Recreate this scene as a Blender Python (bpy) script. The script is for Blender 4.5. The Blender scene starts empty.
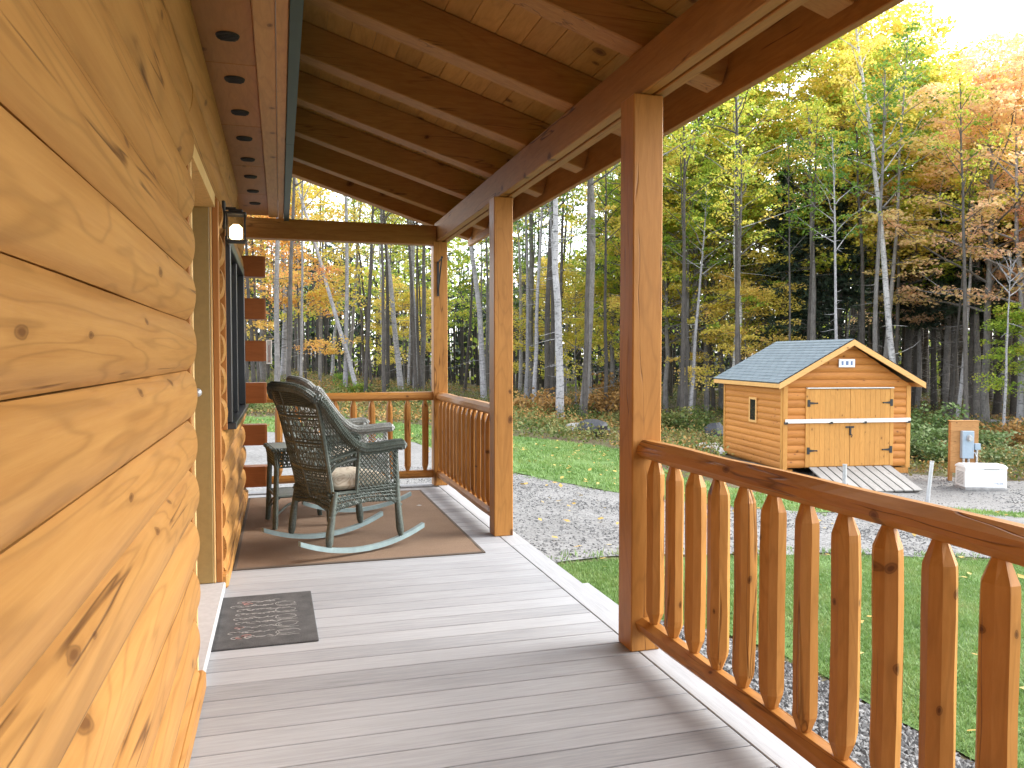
import bpy, bmesh, math, random
import numpy as np
from mathutils import Vector, Matrix, noise as mnoise
from mathutils.geometry import delaunay_2d_cdt
R = math.radians
random.seed(7); RNG = np.random.default_rng(7)
SC = bpy.context.scene
COL = SC.collection
H = 1.30                       # eye height over the deck boards

# ------------------------------------------------------------------ object helpers
def tag(o, label=None, cat=None, group=None, kind=None):
    if label: o['label'] = label
    if cat: o['category'] = cat
    if group: o['group'] = group
    if kind: o['kind'] = kind
    return o
def empty(name, loc=(0, 0, 0), rz=0, parent=None):
    o = bpy.data.objects.new(name, None); COL.objects.link(o)
    o.location = loc; o.rotation_euler = (0, 0, rz); o.empty_display_size = .1
    if parent: o.parent = parent
    return o
def thing(name, label, cat, loc=(0, 0, 0), rz=0, group=None):
    return tag(empty(name, loc, rz), label, cat, group)
def copy_tree(o, parent=None):
    c = o.copy(); COL.objects.link(c)
    if parent: c.parent = parent
    for ch in list(o.children): copy_tree(ch, c)
    return c
class MB:
    """collects boxes, tubes and sheets that become one mesh object"""
    def __init__(s): s.v = []; s.f = []; s.mi = []; s.m = 0
    def add(s, vs, fs):
        b = len(s.v); s.v += [tuple(v) for v in vs]
        for f in fs: s.f.append(tuple(i + b for i in f)); s.mi.append(s.m)
        return s
    def box(s, x0, x1, y0, y1, z0, z1, M=None):
        vs = [(x, y, z) for z in (z0, z1) for y in (y0, y1) for x in (x0, x1)]
        if M is not None: vs = [M @ Vector(v) for v in vs]
        return s.add(vs, [(0, 2, 3, 1), (4, 5, 7, 6), (0, 1, 5, 4), (2, 6, 7, 3), (0, 4, 6, 2), (1, 3, 7, 5)])
    def cbox(s, x0, x1, y0, y1, z0, z1, c=.006, M=None):
        """box with chamfered edges"""
        vs = []; fs = []
        X = (x0, x1); Y = (y0, y1); Z = (z0, z1)
        idx = {}
        for i in range(2):
            for j in range(2):
                for k in range(2):
                    sx, sy, sz = (1, -1)[i], (1, -1)[j], (1, -1)[k]
                    for a in range(3):
                        p = [X[i] + sx * c, Y[j] + sy * c, Z[k] + sz * c]; p[a] = (X[i], Y[j], Z[k])[a]
                        idx[i, j, k, a] = len(vs); vs.append(Vector(p))
        q = [(0, 0), (0, 1), (1, 1), (1, 0)]
        for i in range(2):
            fs.append([idx[i, a, b, 0] for a, b in q]); fs.append([idx[a, i, b, 1] for a, b in q]); fs.append([idx[a, b, i, 2] for a, b in q])
        for a in range(2):
            for b in range(2):
                fs.append([idx[a, b, 0, 0], idx[a, b, 1, 0], idx[a, b, 1, 1], idx[a, b, 0, 1]])
                fs.append([idx[a, 0, b, 0], idx[a, 1, b, 0], idx[a, 1, b, 2], idx[a, 0, b, 2]])
                fs.append([idx[0, a, b, 1], idx[1, a, b, 1], idx[1, a, b, 2], idx[0, a, b, 2]])
        for i in range(2):
            for j in range(2):
                for k in range(2): fs.append([idx[i, j, k, a] for a in range(3)])
        cen = Vector(((x0 + x1) / 2, (y0 + y1) / 2, (z0 + z1) / 2))
        out = []
        for f in fs:
            n = (vs[f[1]] - vs[f[0]]).cross(vs[f[2]] - vs[f[0]])
            m = sum((vs[i] for i in f), Vector()) / len(f)
            out.append(f if n.dot(m - cen) > 0 else f[::-1])
        if M is not None: vs = [M @ v for v in vs]
        return s.add(vs, out)
    def tube(s, pts, rad, n=8, caps=True, twist=0):
        pts = [Vector(p) for p in pts]
        if not hasattr(rad, '__len__'): rad = [rad] * len(pts)
        vs = []; ref = None
        for i, p in enumerate(pts):
            d = (pts[min(i + 1, len(pts) - 1)] - pts[max(i - 1, 0)])
            d = d.normalized() if d.length > 1e-9 else Vector((0, 0, 1))
            if ref is None: ref = Vector((1, 0, 0)) if abs(d.x) < .9 else Vector((0, 1, 0))
            a = (ref - d * ref.dot(d)).normalized(); ref = a; b = d.cross(a)
            for k in range(n):
                t = 2 * math.pi * k / n + twist
                vs.append(p + (a * math.cos(t) + b * math.sin(t)) * rad[i])
        fs = []
        for i in range(len(pts) - 1):
            for k in range(n):
                k2 = (k + 1) % n
                fs.append((i * n + k, i * n + k2, (i + 1) * n + k2, (i + 1) * n + k))
        if caps: fs.append(tuple(range(n))[::-1]); fs.append(tuple((len(pts) - 1) * n + k for k in range(n)))
        return s.add(vs, fs)
    def rings(s, rings, caps=True, closed=True):
        n = len(rings[0]); vs = [p for r in rings for p in r]; fs = []
        for i in range(len(rings) - 1):
            for k in range(n if closed else n - 1):
                k2 = (k + 1) % n
                fs.append((i * n + k, i * n + k2, (i + 1) * n + k2, (i + 1) * n + k))
        if caps: fs.append(tuple(range(n))[::-1]); fs.append(tuple((len(rings) - 1) * n + k for k in range(n)))
        return s.add(vs, fs)
    def ball(s, c, r, seg=8, rn=6, sq=(1, 1, 1)):
        rg = []
        for i in range(1, rn):
            t = math.pi * i / rn
            rg.append([(c[0] + r * sq[0] * math.sin(t) * math.cos(2 * math.pi * k / seg), c[1] + r * sq[1] * math.sin(t) * math.sin(2 * math.pi * k / seg), c[2] - r * sq[2] * math.cos(t)) for k in range(seg)])
        return s.rings(rg)
    def mesh(s, name, smooth=False, fix=True):
        me = bpy.data.meshes.new(name); me.from_pydata(s.v, [], s.f)
        if any(s.mi): me.polygons.foreach_set('material_index', s.mi)
        if fix:
            bm = bmesh.new(); bm.from_mesh(me); bmesh.ops.recalc_face_normals(bm, faces=bm.faces); bm.to_mesh(me); bm.free()
        if smooth:
            me.polygons.foreach_set('use_smooth', [True] * len(me.polygons))
            try: me.set_sharp_from_angle(angle=R(40))
            except Exception: pass
        me.update(); return me
    def build(s, name, mats, parent=None, smooth=False, loc=None, fix=True):
        me = s.mesh(name, smooth, fix)
        for m in (mats if isinstance(mats, (list, tuple)) else [mats]): me.materials.append(m)
        o = bpy.data.objects.new(name, me); COL.objects.link(o)
        if parent: o.parent = parent
        if loc: o.location = loc
        return o
def np_obj(name, V, nper, mats, parent=None, mi=None, smooth=False):
    """object from V (N*nper,3): N separate polygons of nper corners"""
    N = len(V) // nper
    me = bpy.data.meshes.new(name)
    me.vertices.add(len(V)); me.vertices.foreach_set('co', np.ascontiguousarray(V, dtype=np.float32).ravel())
    me.loops.add(len(V)); me.loops.foreach_set('vertex_index', np.arange(len(V), dtype=np.int32))
    me.polygons.add(N); me.polygons.foreach_set('loop_start', np.arange(0, len(V), nper, dtype=np.int32))
    me.polygons.foreach_set('loop_total', np.full(N, nper, dtype=np.int32))
    if mi is not None: me.polygons.foreach_set('material_index', np.asarray(mi, dtype=np.int32))
    me.update(calc_edges=True); me.validate()
    for m in (mats if isinstance(mats, (list, tuple)) else [mats]): me.materials.append(m)
    o = bpy.data.objects.new(name, me); COL.objects.link(o)
    if parent: o.parent = parent
    return o

# ------------------------------------------------------------------ materials
class NT:
    def __init__(s, name):
        s.m = bpy.data.materials.new(name); s.m.use_nodes = True
        s.t = s.m.node_tree; s.t.nodes.clear()
        s.out = s.n('ShaderNodeOutputMaterial'); s.b = s.n('ShaderNodeBsdfPrincipled'); s.l(s.b.outputs[0], s.out.inputs[0])
    def n(s, typ, **kw):
        x = s.t.nodes.new(typ)
        for k, v in kw.items():
            if k in x.inputs: x.inputs[k].default_value = v
            else: setattr(x, k, v)
        return x
    def l(s, a, b): s.t.links.new(a, b)
    def math(s, op, a, b=None, c=None):
        x = s.n('ShaderNodeMath', operation=op)
        for i, v in enumerate((a, b, c)):
            if v is None: continue
            if hasattr(v, 'is_linked'): s.l(v, x.inputs[i])
            else: x.inputs[i].default_value = v
        return x.outputs[0]
    def vmath(s, op, a, b):
        x = s.n('ShaderNodeVectorMath', operation=op)
        for i, v in enumerate((a, b)):
            if hasattr(v, 'is_linked'): s.l(v, x.inputs[i])
            else: x.inputs[i].default_value = v
        return x.outputs[0]
    def mix(s, f, a, b, mode='MIX'):
        x = s.n('ShaderNodeMix', data_type='RGBA', blend_type=mode)
        for i, v in ((0, f), (6, a), (7, b)):
            if hasattr(v, 'is_linked'): s.l(v, x.inputs[i])
            else: x.inputs[i].default_value = v if i == 0 else (*v, 1) if len(v) == 3 else v
        return x.outputs[2]
    def ramp(s, f, stops, interp='LINEAR'):
        x = s.n('ShaderNodeValToRGB'); s.l(f, x.inputs[0]); e = x.color_ramp.elements; x.color_ramp.interpolation = interp
        while len(e) < len(stops): e.new(.5)
        for i, (p, c) in enumerate(stops):
            e[i].position = p; e[i].color = (*c, 1) if hasattr(c, '__len__') else (c, c, c, 1)
        return x.outputs[0]
    def coord(s, scale=(1, 1, 1), which='Object', island=0):
        c = s.n('ShaderNodeTexCoord').outputs[which]
        if island:
            g = s.math('ADD', s.n('ShaderNodeNewGeometry').outputs['Random Per Island'], s.math('MULTIPLY', s.n('ShaderNodeObjectInfo').outputs['Random'], 3.7))
            cb = s.n('ShaderNodeCombineXYZ')
            for i, k in enumerate((17.3, 31.7, 23.9)): s.l(s.math('MULTIPLY', g, k * island), cb.inputs[i])
            c = s.vmath('ADD', c, cb.outputs[0])
        return s.vmath('MULTIPLY', c, scale)
    def noise(s, vec, scale, detail=4, rough=.55, dist=0):
        x = s.n('ShaderNodeTexNoise', Scale=scale, Detail=detail, Roughness=rough, Distortion=dist); s.l(vec, x.inputs['Vector']); return x.outputs[0]
    def bump(s, h, strength=.3, dist=.01):
        x = s.n('ShaderNodeBump', Strength=strength, Distance=dist); s.l(h, x.inputs['Height']); s.l(x.outputs[0], s.b.inputs['Normal'])
    def set(s, **kw):
        for k, v in kw.items():
            i = s.b.inputs[k.replace('_', ' ')]
            if hasattr(v, 'is_linked'): s.l(v, i)
            else: i.default_value = (*v, 1) if hasattr(v, '__len__') and len(v) == 3 else v
        return s

def wood(name, c_lo, c_hi, axis='Y', rough=.5, knot=.9, crack=0.0, ring=.55, var=.16, knotscale=3.2, bump=.25, coat=0.0, st=1.0, drop=None):
    """stained timber: long grain, cathedral rings, dark knots, drying cracks; axis is the grain direction"""
    t = NT(name); ax = 'XYZ'.index(axis)
    long_ = [1.0] * 3; long_[ax] = .12 * st
    ringv = [1.0] * 3; ringv[ax] = .16 * st ** .4
    kv = [1.0] * 3; kv[ax] = .72
    base = t.coord(tuple(long_), island=1)
    fine = t.noise(base, 55, 5, .65, .4)
    broad = t.noise(t.coord(tuple(ringv), island=1), 3.2, 3, .5, .9)
    rings = t.math('SINE', t.math('MULTIPLY', broad, 80))
    rings = t.math('POWER', t.math('MULTIPLY_ADD', rings, .5, .5), 7.0)
    g = t.math('MULTIPLY_ADD', fine, .75, t.math('MULTIPLY', broad, .45))
    col = t.ramp(g, [(.32, c_lo), (.78, c_hi)])
    dark = tuple(c * .55 for c in c_lo)
    col = t.mix(t.math('MULTIPLY', rings, ring * .5), col, dark)
    isl = t.n('ShaderNodeNewGeometry').outputs['Random Per Island']
    patch = t.noise(t.coord((1, 1, 1), island=1), .9, 2, .5)
    b = t.math('MULTIPLY_ADD', t.math('ADD', t.math('MULTIPLY', isl, .5), t.math('MULTIPLY', patch, .5)), 2 * var, 1 - var)
    col = t.mix(1.0, col, t.ramp(b, [(0, 0.0), (1, 1.0)]), 'MULTIPLY') if False else t.vmath('SCALE', col, (0, 0, 0)) if False else col
    sc = t.n('ShaderNodeVectorMath', operation='SCALE'); t.l(col, sc.inputs[0]); t.l(b, sc.inputs['Scale']); col = sc.outputs[0]
    h = t.math('MULTIPLY', fine, .35)
    if knot:
        vx = t.n('ShaderNodeTexVoronoi', Scale=knotscale, Randomness=1.0)
        wob = t.n('ShaderNodeTexNoise', Scale=14.0)
        sx = t.n('ShaderNodeSeparateXYZ'); t.l(t.coord(tuple(kv), island=1), sx.inputs[0]); cb2 = t.n('ShaderNodeCombineXYZ')
        oth = [i for i in range(3) if i != ax]
        if drop is not None: oth = [i for i in oth if i != drop] * 2
        t.l(t.math('ADD', sx.outputs[oth[0]], sx.outputs[oth[1]]), cb2.inputs[0]); t.l(sx.outputs[ax], cb2.inputs[1]); cvec = cb2.outputs[0]; t.l(cvec, wob.inputs['Vector'])
        vx.voronoi_dimensions = '2D'
        t.l(t.vmath('ADD', cvec, t.vmath('MULTIPLY', t.vmath('SUBTRACT', wob.outputs['Color'], (.5, .5, .5)), (.025, .025, .025))), vx.inputs['Vector'])
        d = vx.outputs['Distance']
        sep = t.n('ShaderNodeSeparateColor'); t.l(vx.outputs['Color'], sep.inputs[0])
        gate = t.math('GREATER_THAN', sep.outputs[0], .45)
        size = t.math('MULTIPLY_ADD', sep.outputs[1], .045, .036)
        q = t.math('DIVIDE', d, size)
        core = t.ramp(q, [(.35, 1.0), (.62, .55), (.8, .75), (1.0, 0.0)])
        halo = t.ramp(t.math('MULTIPLY', q, .4), [(.2, 1.0), (1.0, 0.0)])
        col = t.mix(t.math('MULTIPLY', t.math('MULTIPLY', halo, gate), .35 * knot), col, tuple(c * .62 for c in c_lo))
        col = t.mix(t.math('MULTIPLY', t.math('MULTIPLY', core, gate), .85 * knot), col, (c_lo[0] * .22, c_lo[1] * .15, c_lo[2] * .16))
    if crack:
        cv = [5.0] * 3; cv[ax] = .34 * st
        cn = t.noise(t.coord(tuple(cv), island=1), 1.1, 4, .5, .2)
        ln = t.math('ABSOLUTE', t.math('SUBTRACT', cn, .5))
        ln = t.ramp(ln, [(.0, 1.0), (.0075, 0.0)])
        gn = t.ramp(t.noise(t.coord((1, 1, 1), island=1), 2.3, 2, .5), [(.45, 0.0), (.53, 1.0)])
        cm = t.math('MULTIPLY', ln, gn)
        col = t.mix(t.math('MULTIPLY', cm, crack), col, (c_lo[0] * .16, c_lo[1] * .1, c_lo[2] * .1))
        h = t.math('SUBTRACT', h, t.math('MULTIPLY', cm, 1.4))
    t.set(Base_Color=col, Roughness=rough); t.b.inputs['Specular IOR Level'].default_value = .22
    t.bump(h, bump, .006)
    return t.m

def plain(name, c, rough=.5, metal=0, var=.12, nscale=9, bump=.1, c2=None):
    t = NT(name); n = t.noise(t.coord(), nscale, 5, .6)
    a = tuple(x * (1 - var) for x in c); b = tuple(min(1, x * (1 + var)) for x in (c2 or c))
    t.set(Base_Color=t.ramp(n, [(.3, a), (.7, b)]), Roughness=rough, Metallic=metal)
    if bump: t.bump(n, bump, .004)
    return t.m

def leafmat(name, stops, rough=.5, trans=.55, nscale=.55):
    """leaves whose colour wanders from clump to clump and leaf to leaf"""
    t = NT(name)
    n = t.noise(t.coord(), nscale, 3, .6)
    isl = t.n('ShaderNodeNewGeometry').outputs['Random Per Island']
    oi = t.n('ShaderNodeObjectInfo').outputs['Random']
    f = t.math('ADD', t.math('MULTIPLY_ADD', t.math('SUBTRACT', n, .5), 1.7, .5), t.math('MULTIPLY_ADD', isl, .36, -.18))
    f = t.math('ADD', f, t.math('MULTIPLY_ADD', oi, .3, -.15))
    col = t.ramp(f, stops)
    t.set(Base_Color=col, Roughness=rough); t.b.inputs['Specular IOR Level'].default_value = .3
    tr = t.n('ShaderNodeBsdfTranslucent'); t.l(col, tr.inputs[0])
    mx = t.n('ShaderNodeMixShader'); mx.inputs[0].default_value = trans
    t.l(t.b.outputs[0], mx.inputs[1]); t.l(tr.outputs[0], mx.inputs[2]); t.l(mx.outputs[0], t.out.inputs[0])
    return t.m

def barkmat(name, lo, hi, spot=0.0, vs=.25):
    t = NT(name)
    n = t.noise(t.coord((1, 1, vs)), 26, 5, .7); n2 = t.noise(t.coord((1, 1, .6)), 4.5, 4, .6)
    oi = t.n('ShaderNodeObjectInfo').outputs['Random']
    col = t.ramp(t.math('MULTIPLY_ADD', n, .6, t.math('MULTIPLY', n2, .45)), [(.36, lo), (.66, hi)])
    if spot:
        s2 = t.noise(t.coord((1.2, 1.2, 3.5)), 5.0, 4, .65)
        col = t.mix(t.math('MULTIPLY', t.ramp(s2, [(.55, 0.0), (.63, 1.0)]), spot), col, tuple(c * .3 for c in lo))
    sc = t.n('ShaderNodeVectorMath', operation='SCALE'); t.l(col, sc.inputs[0]); t.l(t.math('MULTIPLY_ADD', oi, .5, .72), sc.inputs['Scale'])
    t.set(Base_Color=sc.outputs[0], Roughness=.85); t.bump(n, .6, .02)
    return t.m

M = {}
M['log'] = wood('pine_log', (.335, .147, .036), (.455, .236, .070), 'Y', .5, .85, .8, .7, .12, 2.7, .3, .05, st=.30, drop=0)
M['logend'] = wood('log_end', (.42, .17, .05), (.55, .25, .08), 'Y', .55, .3, 0, .3, .12)
M['tail'] = wood('stained_log_tail', (.185, .058, .015), (.255, .088, .025), 'X', .5, .5, .5, .3, .1)
M['postw'] = wood('post_timber', (.32, .132, .028), (.44, .20, .050), 'Z', .42, 1.0, .7, .45, .13, 3.4, .25, .2)
M['railw'] = wood('rail_timber', (.32, .132, .028), (.44, .20, .050), 'Y', .40, .9, .7, .4, .16, 4.0, .3, .2)
M['railx'] = wood('end_rail_timber', (.32, .132, .028), (.44, .20, .050), 'X', .40, .9, .7, .4, .16, 4.0, .3, .2)
M['balu'] = wood('baluster_timber', (.33, .138, .030), (.465, .218, .058), 'Z', .40, 1.0, .6, .4, .2, 5.5, .35, .25)
M['beam'] = wood('beam_timber', (.26, .112, .029), (.385, .19, .055), 'Y', .55, .9, .9, .35, .12, 2.6)
M['raft'] = wood('rafter_timber', (.26, .112, .029), (.385, .19, .055), 'X', .55, 1.0, .6, .35, .16, 2.4)
M['rdeck'] = wood('roof_plank', (.32, .15, .038), (.46, .245, .072), 'Y', .6, 1.0, 0, .35, .22, 3.0)
M['soff'] = wood('soffit_board', (.30, .125, .038), (.40, .175, .058), 'Y', .5, .8, 0, .3, .12, 2.6)
M['fasc'] = wood('eave_board', (.40, .20, .075), (.54, .30, .125), 'Y', .5, .9, 0, .35, .1, 3.0)
M['shedlog'] = wood('shed_siding', (.39, .142, .030), (.53, .222, .054), 'X', .5, .9, 0, .3, .16, 3.2)
M['shedside'] = wood('shed_side_siding', (.40, .15, .033), (.55, .236, .060), 'Y', .5, .9, 0, .3, .16, 3.2)
M['sheddoor'] = wood('shed_door_board', (.44, .196, .046), (.57, .285, .076), 'Z', .5, .9, 0, .35, .1, 3.4)
M['shedtrim'] = wood('shed_trim', (.56, .30, .10), (.70, .40, .15), 'X', .5, .8, 0, .3, .08, 3.2)
M['ramp'] = wood('weathered_ramp', (.22, .21, .195), (.36, .345, .325), 'Y', .8, .4, 0, .3, .14)
M['ply'] = wood('meter_board_ply', (.36, .17, .062), (.50, .26, .10), 'X', .65, .9, 0, .5, .15, 3)
M['jamb'] = plain('olive_jamb', (.30, .215, .075), .45, 0, .07, 30)
M['casing'] = wood('door_casing', (.32, .13, .036), (.42, .19, .055), 'Z', .5, .3, 0, .3, .05)
M['palecas'] = wood('pale_casing', (.66, .43, .17), (.80, .56, .26), 'Z', .5, .3, 0, .3, .05)
M['green'] = plain('green_drip_edge', (.018, .045, .038), .5, 0, .1)
M['black'] = plain('black_metal', (.012, .012, .013), .45)
M['winframe'] = plain('window_black', (.018, .020, .024), .35)
M['steel'] = plain('galvanised_steel', (.46, .47, .48), .42, .6, .12, 20)
M['white'] = plain('white_enamel', (.78, .78, .77), .35, 0, .04, 6)
M['whitebar'] = plain('white_bar', (.66, .65, .62), .5, 0, .1)
M['greybox'] = plain('grey_meter_paint', (.30, .38, .46), .45, 0, .06)
M['vent'] = plain('dark_vent', (.02, .017, .015), .7)
M['concrete'] = plain('pale_sill', (.42, .42, .42), .7, 0, .08, 40)
M['runner'] = plain('blue_grey_runner', (.22, .295, .30), .4, 0, .16, 14)
M['stone'] = plain('grey_stone', (.30, .29, .28), .85, 0, .3, 5, .5)
M['paleston'] = plain('pale_stone', (.50, .49, .47), .85, 0, .25, 5, .5)
M['darkston'] = plain('dark_stone', (.035, .037, .045), .6, 0, .3, 4, .4)
M['metalroof'] = plain('green_metal_roof', (.05, .09, .07), .4)

def mat_glass():
    t = NT('window_glass'); t.set(Base_Color=(.012, .014, .017), Roughness=.03); return t.m
M['glass'] = mat_glass()
def mat_deck(axis):
    t = NT('deck_board_' + axis.lower()); ax = 'XYZ'.index(axis)
    s = [1.0] * 3; s[ax] = .05
    n = t.noise(t.coord(tuple(s), island=1), 75, 5, .7, .6); n2 = t.noise(t.coord((.5, .5, .5), island=.3), 1.6, 3)
    isl = t.n('ShaderNodeNewGeometry').outputs['Random Per Island']
    b = t.math('ADD', t.math('MULTIPLY_ADD', n, .55, t.math('MULTIPLY', n2, .35)), t.math('MULTIPLY_ADD', isl, .16, -.08))
    col = t.ramp(b, [(.22, (.215, .217, .225)), (.48, (.345, .348, .36)), (.75, (.45, .453, .464))])
    t.set(Base_Color=col, Roughness=.62); t.bump(n, .45, .003); return t.m
M['deckx'] = mat_deck('X'); M['decky'] = mat_deck('Y')
def mat_rug():
    t = NT('brown_rug'); c = t.coord()
    w = t.n('ShaderNodeTexNoise', Scale=260.0, Detail=2.0); t.l(c, w.inputs['Vector'])
    n = t.noise(c, 3, 4); rib = t.noise(t.coord((.6, 18, 1)), 6, 2)
    f = t.math('ADD', t.math('MULTIPLY', w.outputs[0], .55), t.math('MULTIPLY_ADD', n, .3, t.math('MULTIPLY', rib, .2)))
    t.set(Base_Color=t.ramp(f, [(.3, (.135, .082, .05)), (.7, (.245, .16, .10))]), Roughness=.95); t.bump(w.outputs[0], .8, .004); return t.m
M['rug'] = mat_rug(); M['rugedge'] = plain('rug_binding', (.10, .075, .055), .9)
def mat_doormat():
    t = NT('charcoal_doormat'); c = t.coord(); n = t.noise(c, 220, 3, .7); n2 = t.noise(c, 12, 4, .6)
    t.set(Base_Color=t.ramp(t.math('MULTIPLY_ADD', n, .6, t.math('MULTIPLY', n2, .4)), [(.33, (.020, .020, .021)), (.7, (.115, .113, .112))]), Roughness=.95); t.bump(n, .8, .004); return t.m
M['doormat'] = mat_doormat()
M['matmark'] = plain('worn_mat_print', (.30, .29, .28), .95, 0, .45, 60, .3)
M['matred'] = plain('worn_mat_red', (.32, .16, .14), .95, 0, .4, 60, .3)
def mat_wicker(name, lo, hi):
    t = NT(name); n = t.noise(t.coord(), 70, 3, .7); n2 = t.noise(t.coord(), 6, 3)
    t.set(Base_Color=t.ramp(t.math('MULTIPLY_ADD', n, .6, t.math('MULTIPLY', n2, .4)), [(.3, lo), (.7, hi)]), Roughness=.42); t.bump(n, .5, .003); return t.m
M['wick'] = mat_wicker('dark_wicker', (.018, .025, .020), (.110, .132, .114))
M['wick_sunlit'] = mat_wicker('sunlit_wicker', (.15, .158, .15), (.42, .43, .41))  # same wicker, lightened: sun on the far chair painted into its colour
M['wicktop'] = mat_wicker('grey_green_top', (.07, .085, .08), (.13, .155, .145))
def mat_cushion():
    t = NT('tan_swirl_fabric'); c = t.coord((1, 1, 1)); n = t.noise(c, 5.5, 2, .5, .6)
    s = t.math('POWER', t.math('MULTIPLY_ADD', t.math('SINE', t.math('MULTIPLY', n, 75)), .5, .5), 2.2)
    col = t.mix(t.math('MULTIPLY', s, .6), (.60, .53, .42), (.30, .20, .11))
    t.set(Base_Color=col, Roughness=.9); return t.m
M['cush'] = mat_cushion()
def mat_shingle():
    t = NT('slate_shingle'); c = t.n('ShaderNodeTexCoord').outputs['UV']
    br = t.n('ShaderNodeTexBrick', Scale=1.0); t.l(c, br.inputs['Vector'])
    br.inputs['Color1'].default_value = (.125, .165, .19, 1); br.inputs['Color2'].default_value = (.18, .225, .25, 1); br.inputs['Mortar'].default_value = (.05, .065, .08, 1)
    br.inputs['Mortar Size'].default_value = .012; br.inputs['Brick Width'].default_value = .33; br.inputs['Row Height'].default_value = .142
    n = t.noise(t.coord(), 45, 3); n2 = t.noise(t.coord(), 3, 3)
    col = t.mix(.35, br.outputs[0], t.ramp(t.math('MULTIPLY_ADD', n, .6, t.math('MULTIPLY', n2, .4)), [(.3, (.10, .125, .14)), (.7, (.28, .32, .34))]))
    t.set(Base_Color=col, Roughness=.85); t.bump(br.outputs['Fac'], -.6, .01); return t.m
M['shingle'] = mat_shingle()
def mat_ground():
    t = NT('forest_floor'); c = t.coord(); n = t.noise(c, 1.1, 6, .65); n2 = t.noise(c, 9, 5, .7)
    f = t.math('MULTIPLY_ADD', n, .55, t.math('MULTIPLY', n2, .45))
    t.set(Base_Color=t.ramp(f, [(.32, (.045, .030, .018)), (.48, (.10, .065, .035)), (.58, (.085, .10, .03)), (.72, (.17, .115, .05))]), Roughness=.95); t.bump(n2, .9, .06); return t.m
M['ground'] = mat_ground()
def mat_gravel(name, k=.43):
    t = NT(name); c = t.coord()
    v = t.n('ShaderNodeTexVoronoi', Scale=34.0); t.l(c, v.inputs['Vector'])
    sep = t.n('ShaderNodeSeparateColor'); t.l(v.outputs['Color'], sep.inputs[0])
    n = t.noise(c, .55, 6, .65); n2 = t.noise(c, 5, 4, .6)
    f = t.math('ADD', t.math('MULTIPLY', sep.outputs[0], .40), t.math('MULTIPLY_ADD', n, .75, t.math('MULTIPLY', n2, .3)))
    col = t.ramp(f, [(.25, (.15 * k, .142 * k, .135 * k)), (.6, (.34 * k, .33 * k, .315 * k)), (1.0, (.58 * k, .565 * k, .545 * k))])
    t.set(Base_Color=col, Roughness=.9); t.bump(v.outputs['Distance'], -.9, .03); return t.m
M['gravel'] = mat_gravel('driveway_gravel')
M['pebble'] = mat_gravel('drip_strip_stones', .55)
def mat_stones():
    t = NT('loose_stone'); isl = t.n('ShaderNodeNewGeometry').outputs['Random Per Island']
    t.set(Base_Color=t.ramp(isl, [(0, (.062, .061, .06)), (.5, (.125, .123, .12)), (1, (.23, .227, .222))]), Roughness=.85); return t.m
M['stones'] = mat_stones()
def mat_lawn():
    t = NT('lawn_turf'); c = t.coord(); n = t.noise(c, 1.3, 5, .6); n2 = t.noise(c, 30, 4, .7)
    t.set(Base_Color=t.ramp(t.math('MULTIPLY_ADD', n, .5, t.math('MULTIPLY', n2, .5)), [(.3, (.05, .095, .018)), (.55, (.10, .185, .035)), (.75, (.17, .22, .06))]), Roughness=.9); t.bump(n2, .8, .03); return t.m
M['lawn'] = mat_lawn()
M['blade'] = leafmat('grass_blade', [(.0, (.10, .19, .045)), (.5, (.165, .28, .07)), (.8, (.25, .33, .10)), (1, (.34, .33, .15))], .5, .3, .8)
M['fallen'] = leafmat('fallen_leaf', [(.0, (.30, .16, .04)), (.5, (.50, .34, .08)), (1, (.55, .45, .22))], .6, .1, 5)
GR, YG_, YE_, OR_ = (.075, .155, .022), (.27, .34, .035), (.66, .46, .055), (.70, .27, .075)
M['lf_green'] = leafmat('leaf_green', [(.1, (.07, .16, .03)), (.5, (.16, .28, .045)), (.9, (.36, .42, .06))])
M['lf_yg'] = leafmat('leaf_yellow_green', [(.05, (.16, .30, .045)), (.45, (.42, .54, .075)), (.72, (.82, .72, .13)), (1, (.84, .60, .14))])
M['lf_yel'] = leafmat('leaf_yellow', [(.05, (.40, .48, .07)), (.4, (.80, .67, .13)), (.75, (.84, .64, .19)), (1, (.82, .50, .17))])
M['lf_or'] = leafmat('leaf_orange', [(.05, (.84, .74, .24)), (.35, (.90, .68, .36)), (.7, (.92, .60, .42)), (1, (.90, .52, .40))])
M['lf_amber'] = leafmat('leaf_amber', [(.0, (.60, .52, .10)), (.4, (.80, .56, .14)), (.8, (.82, .42, .16)), (1, (.78, .34, .16))])
M['needle'] = leafmat('spruce_needle', [(.1, (.020, .036, .024)), (.6, (.042, .068, .042)), (1, (.075, .105, .062))], .6, .12)
M['fern'] = leafmat('fern_brown', [(.0, (.16, .10, .035)), (.5, (.40, .22, .07)), (1, (.50, .33, .10))], .6, .25, .4)
M['brush'] = leafmat('brush_leaf', [(.0, (.035, .065, .015)), (.35, (.08, .13, .028)), (.6, (.17, .18, .05)), (.85, (.27, .18, .06)), (1, (.20, .10, .04))], .6, .25, .35)
M['paleshrub'] = leafmat('pale_shrub_leaf', [(.0, (.07, .13, .035)), (.5, (.17, .25, .08)), (1, (.42, .46, .26))], .5, .25, 1.5)
M['bark_pale'] = barkmat('bark_pale', (.20, .195, .205), (.42, .41, .43), .6)
M['bark_birch'] = barkmat('bark_birch', (.25, .245, .25), (.50, .49, .495), .85)
M['bark_grey'] = barkmat('bark_grey', (.085, .078, .074), (.24, .225, .215), .3)
M['bark_dark'] = barkmat('bark_dark', (.030, .026, .023), (.105, .092, .082), .2)
M['twig'] = barkmat('dead_twig', (.17, .16, .15), (.36, .34, .32))
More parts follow.
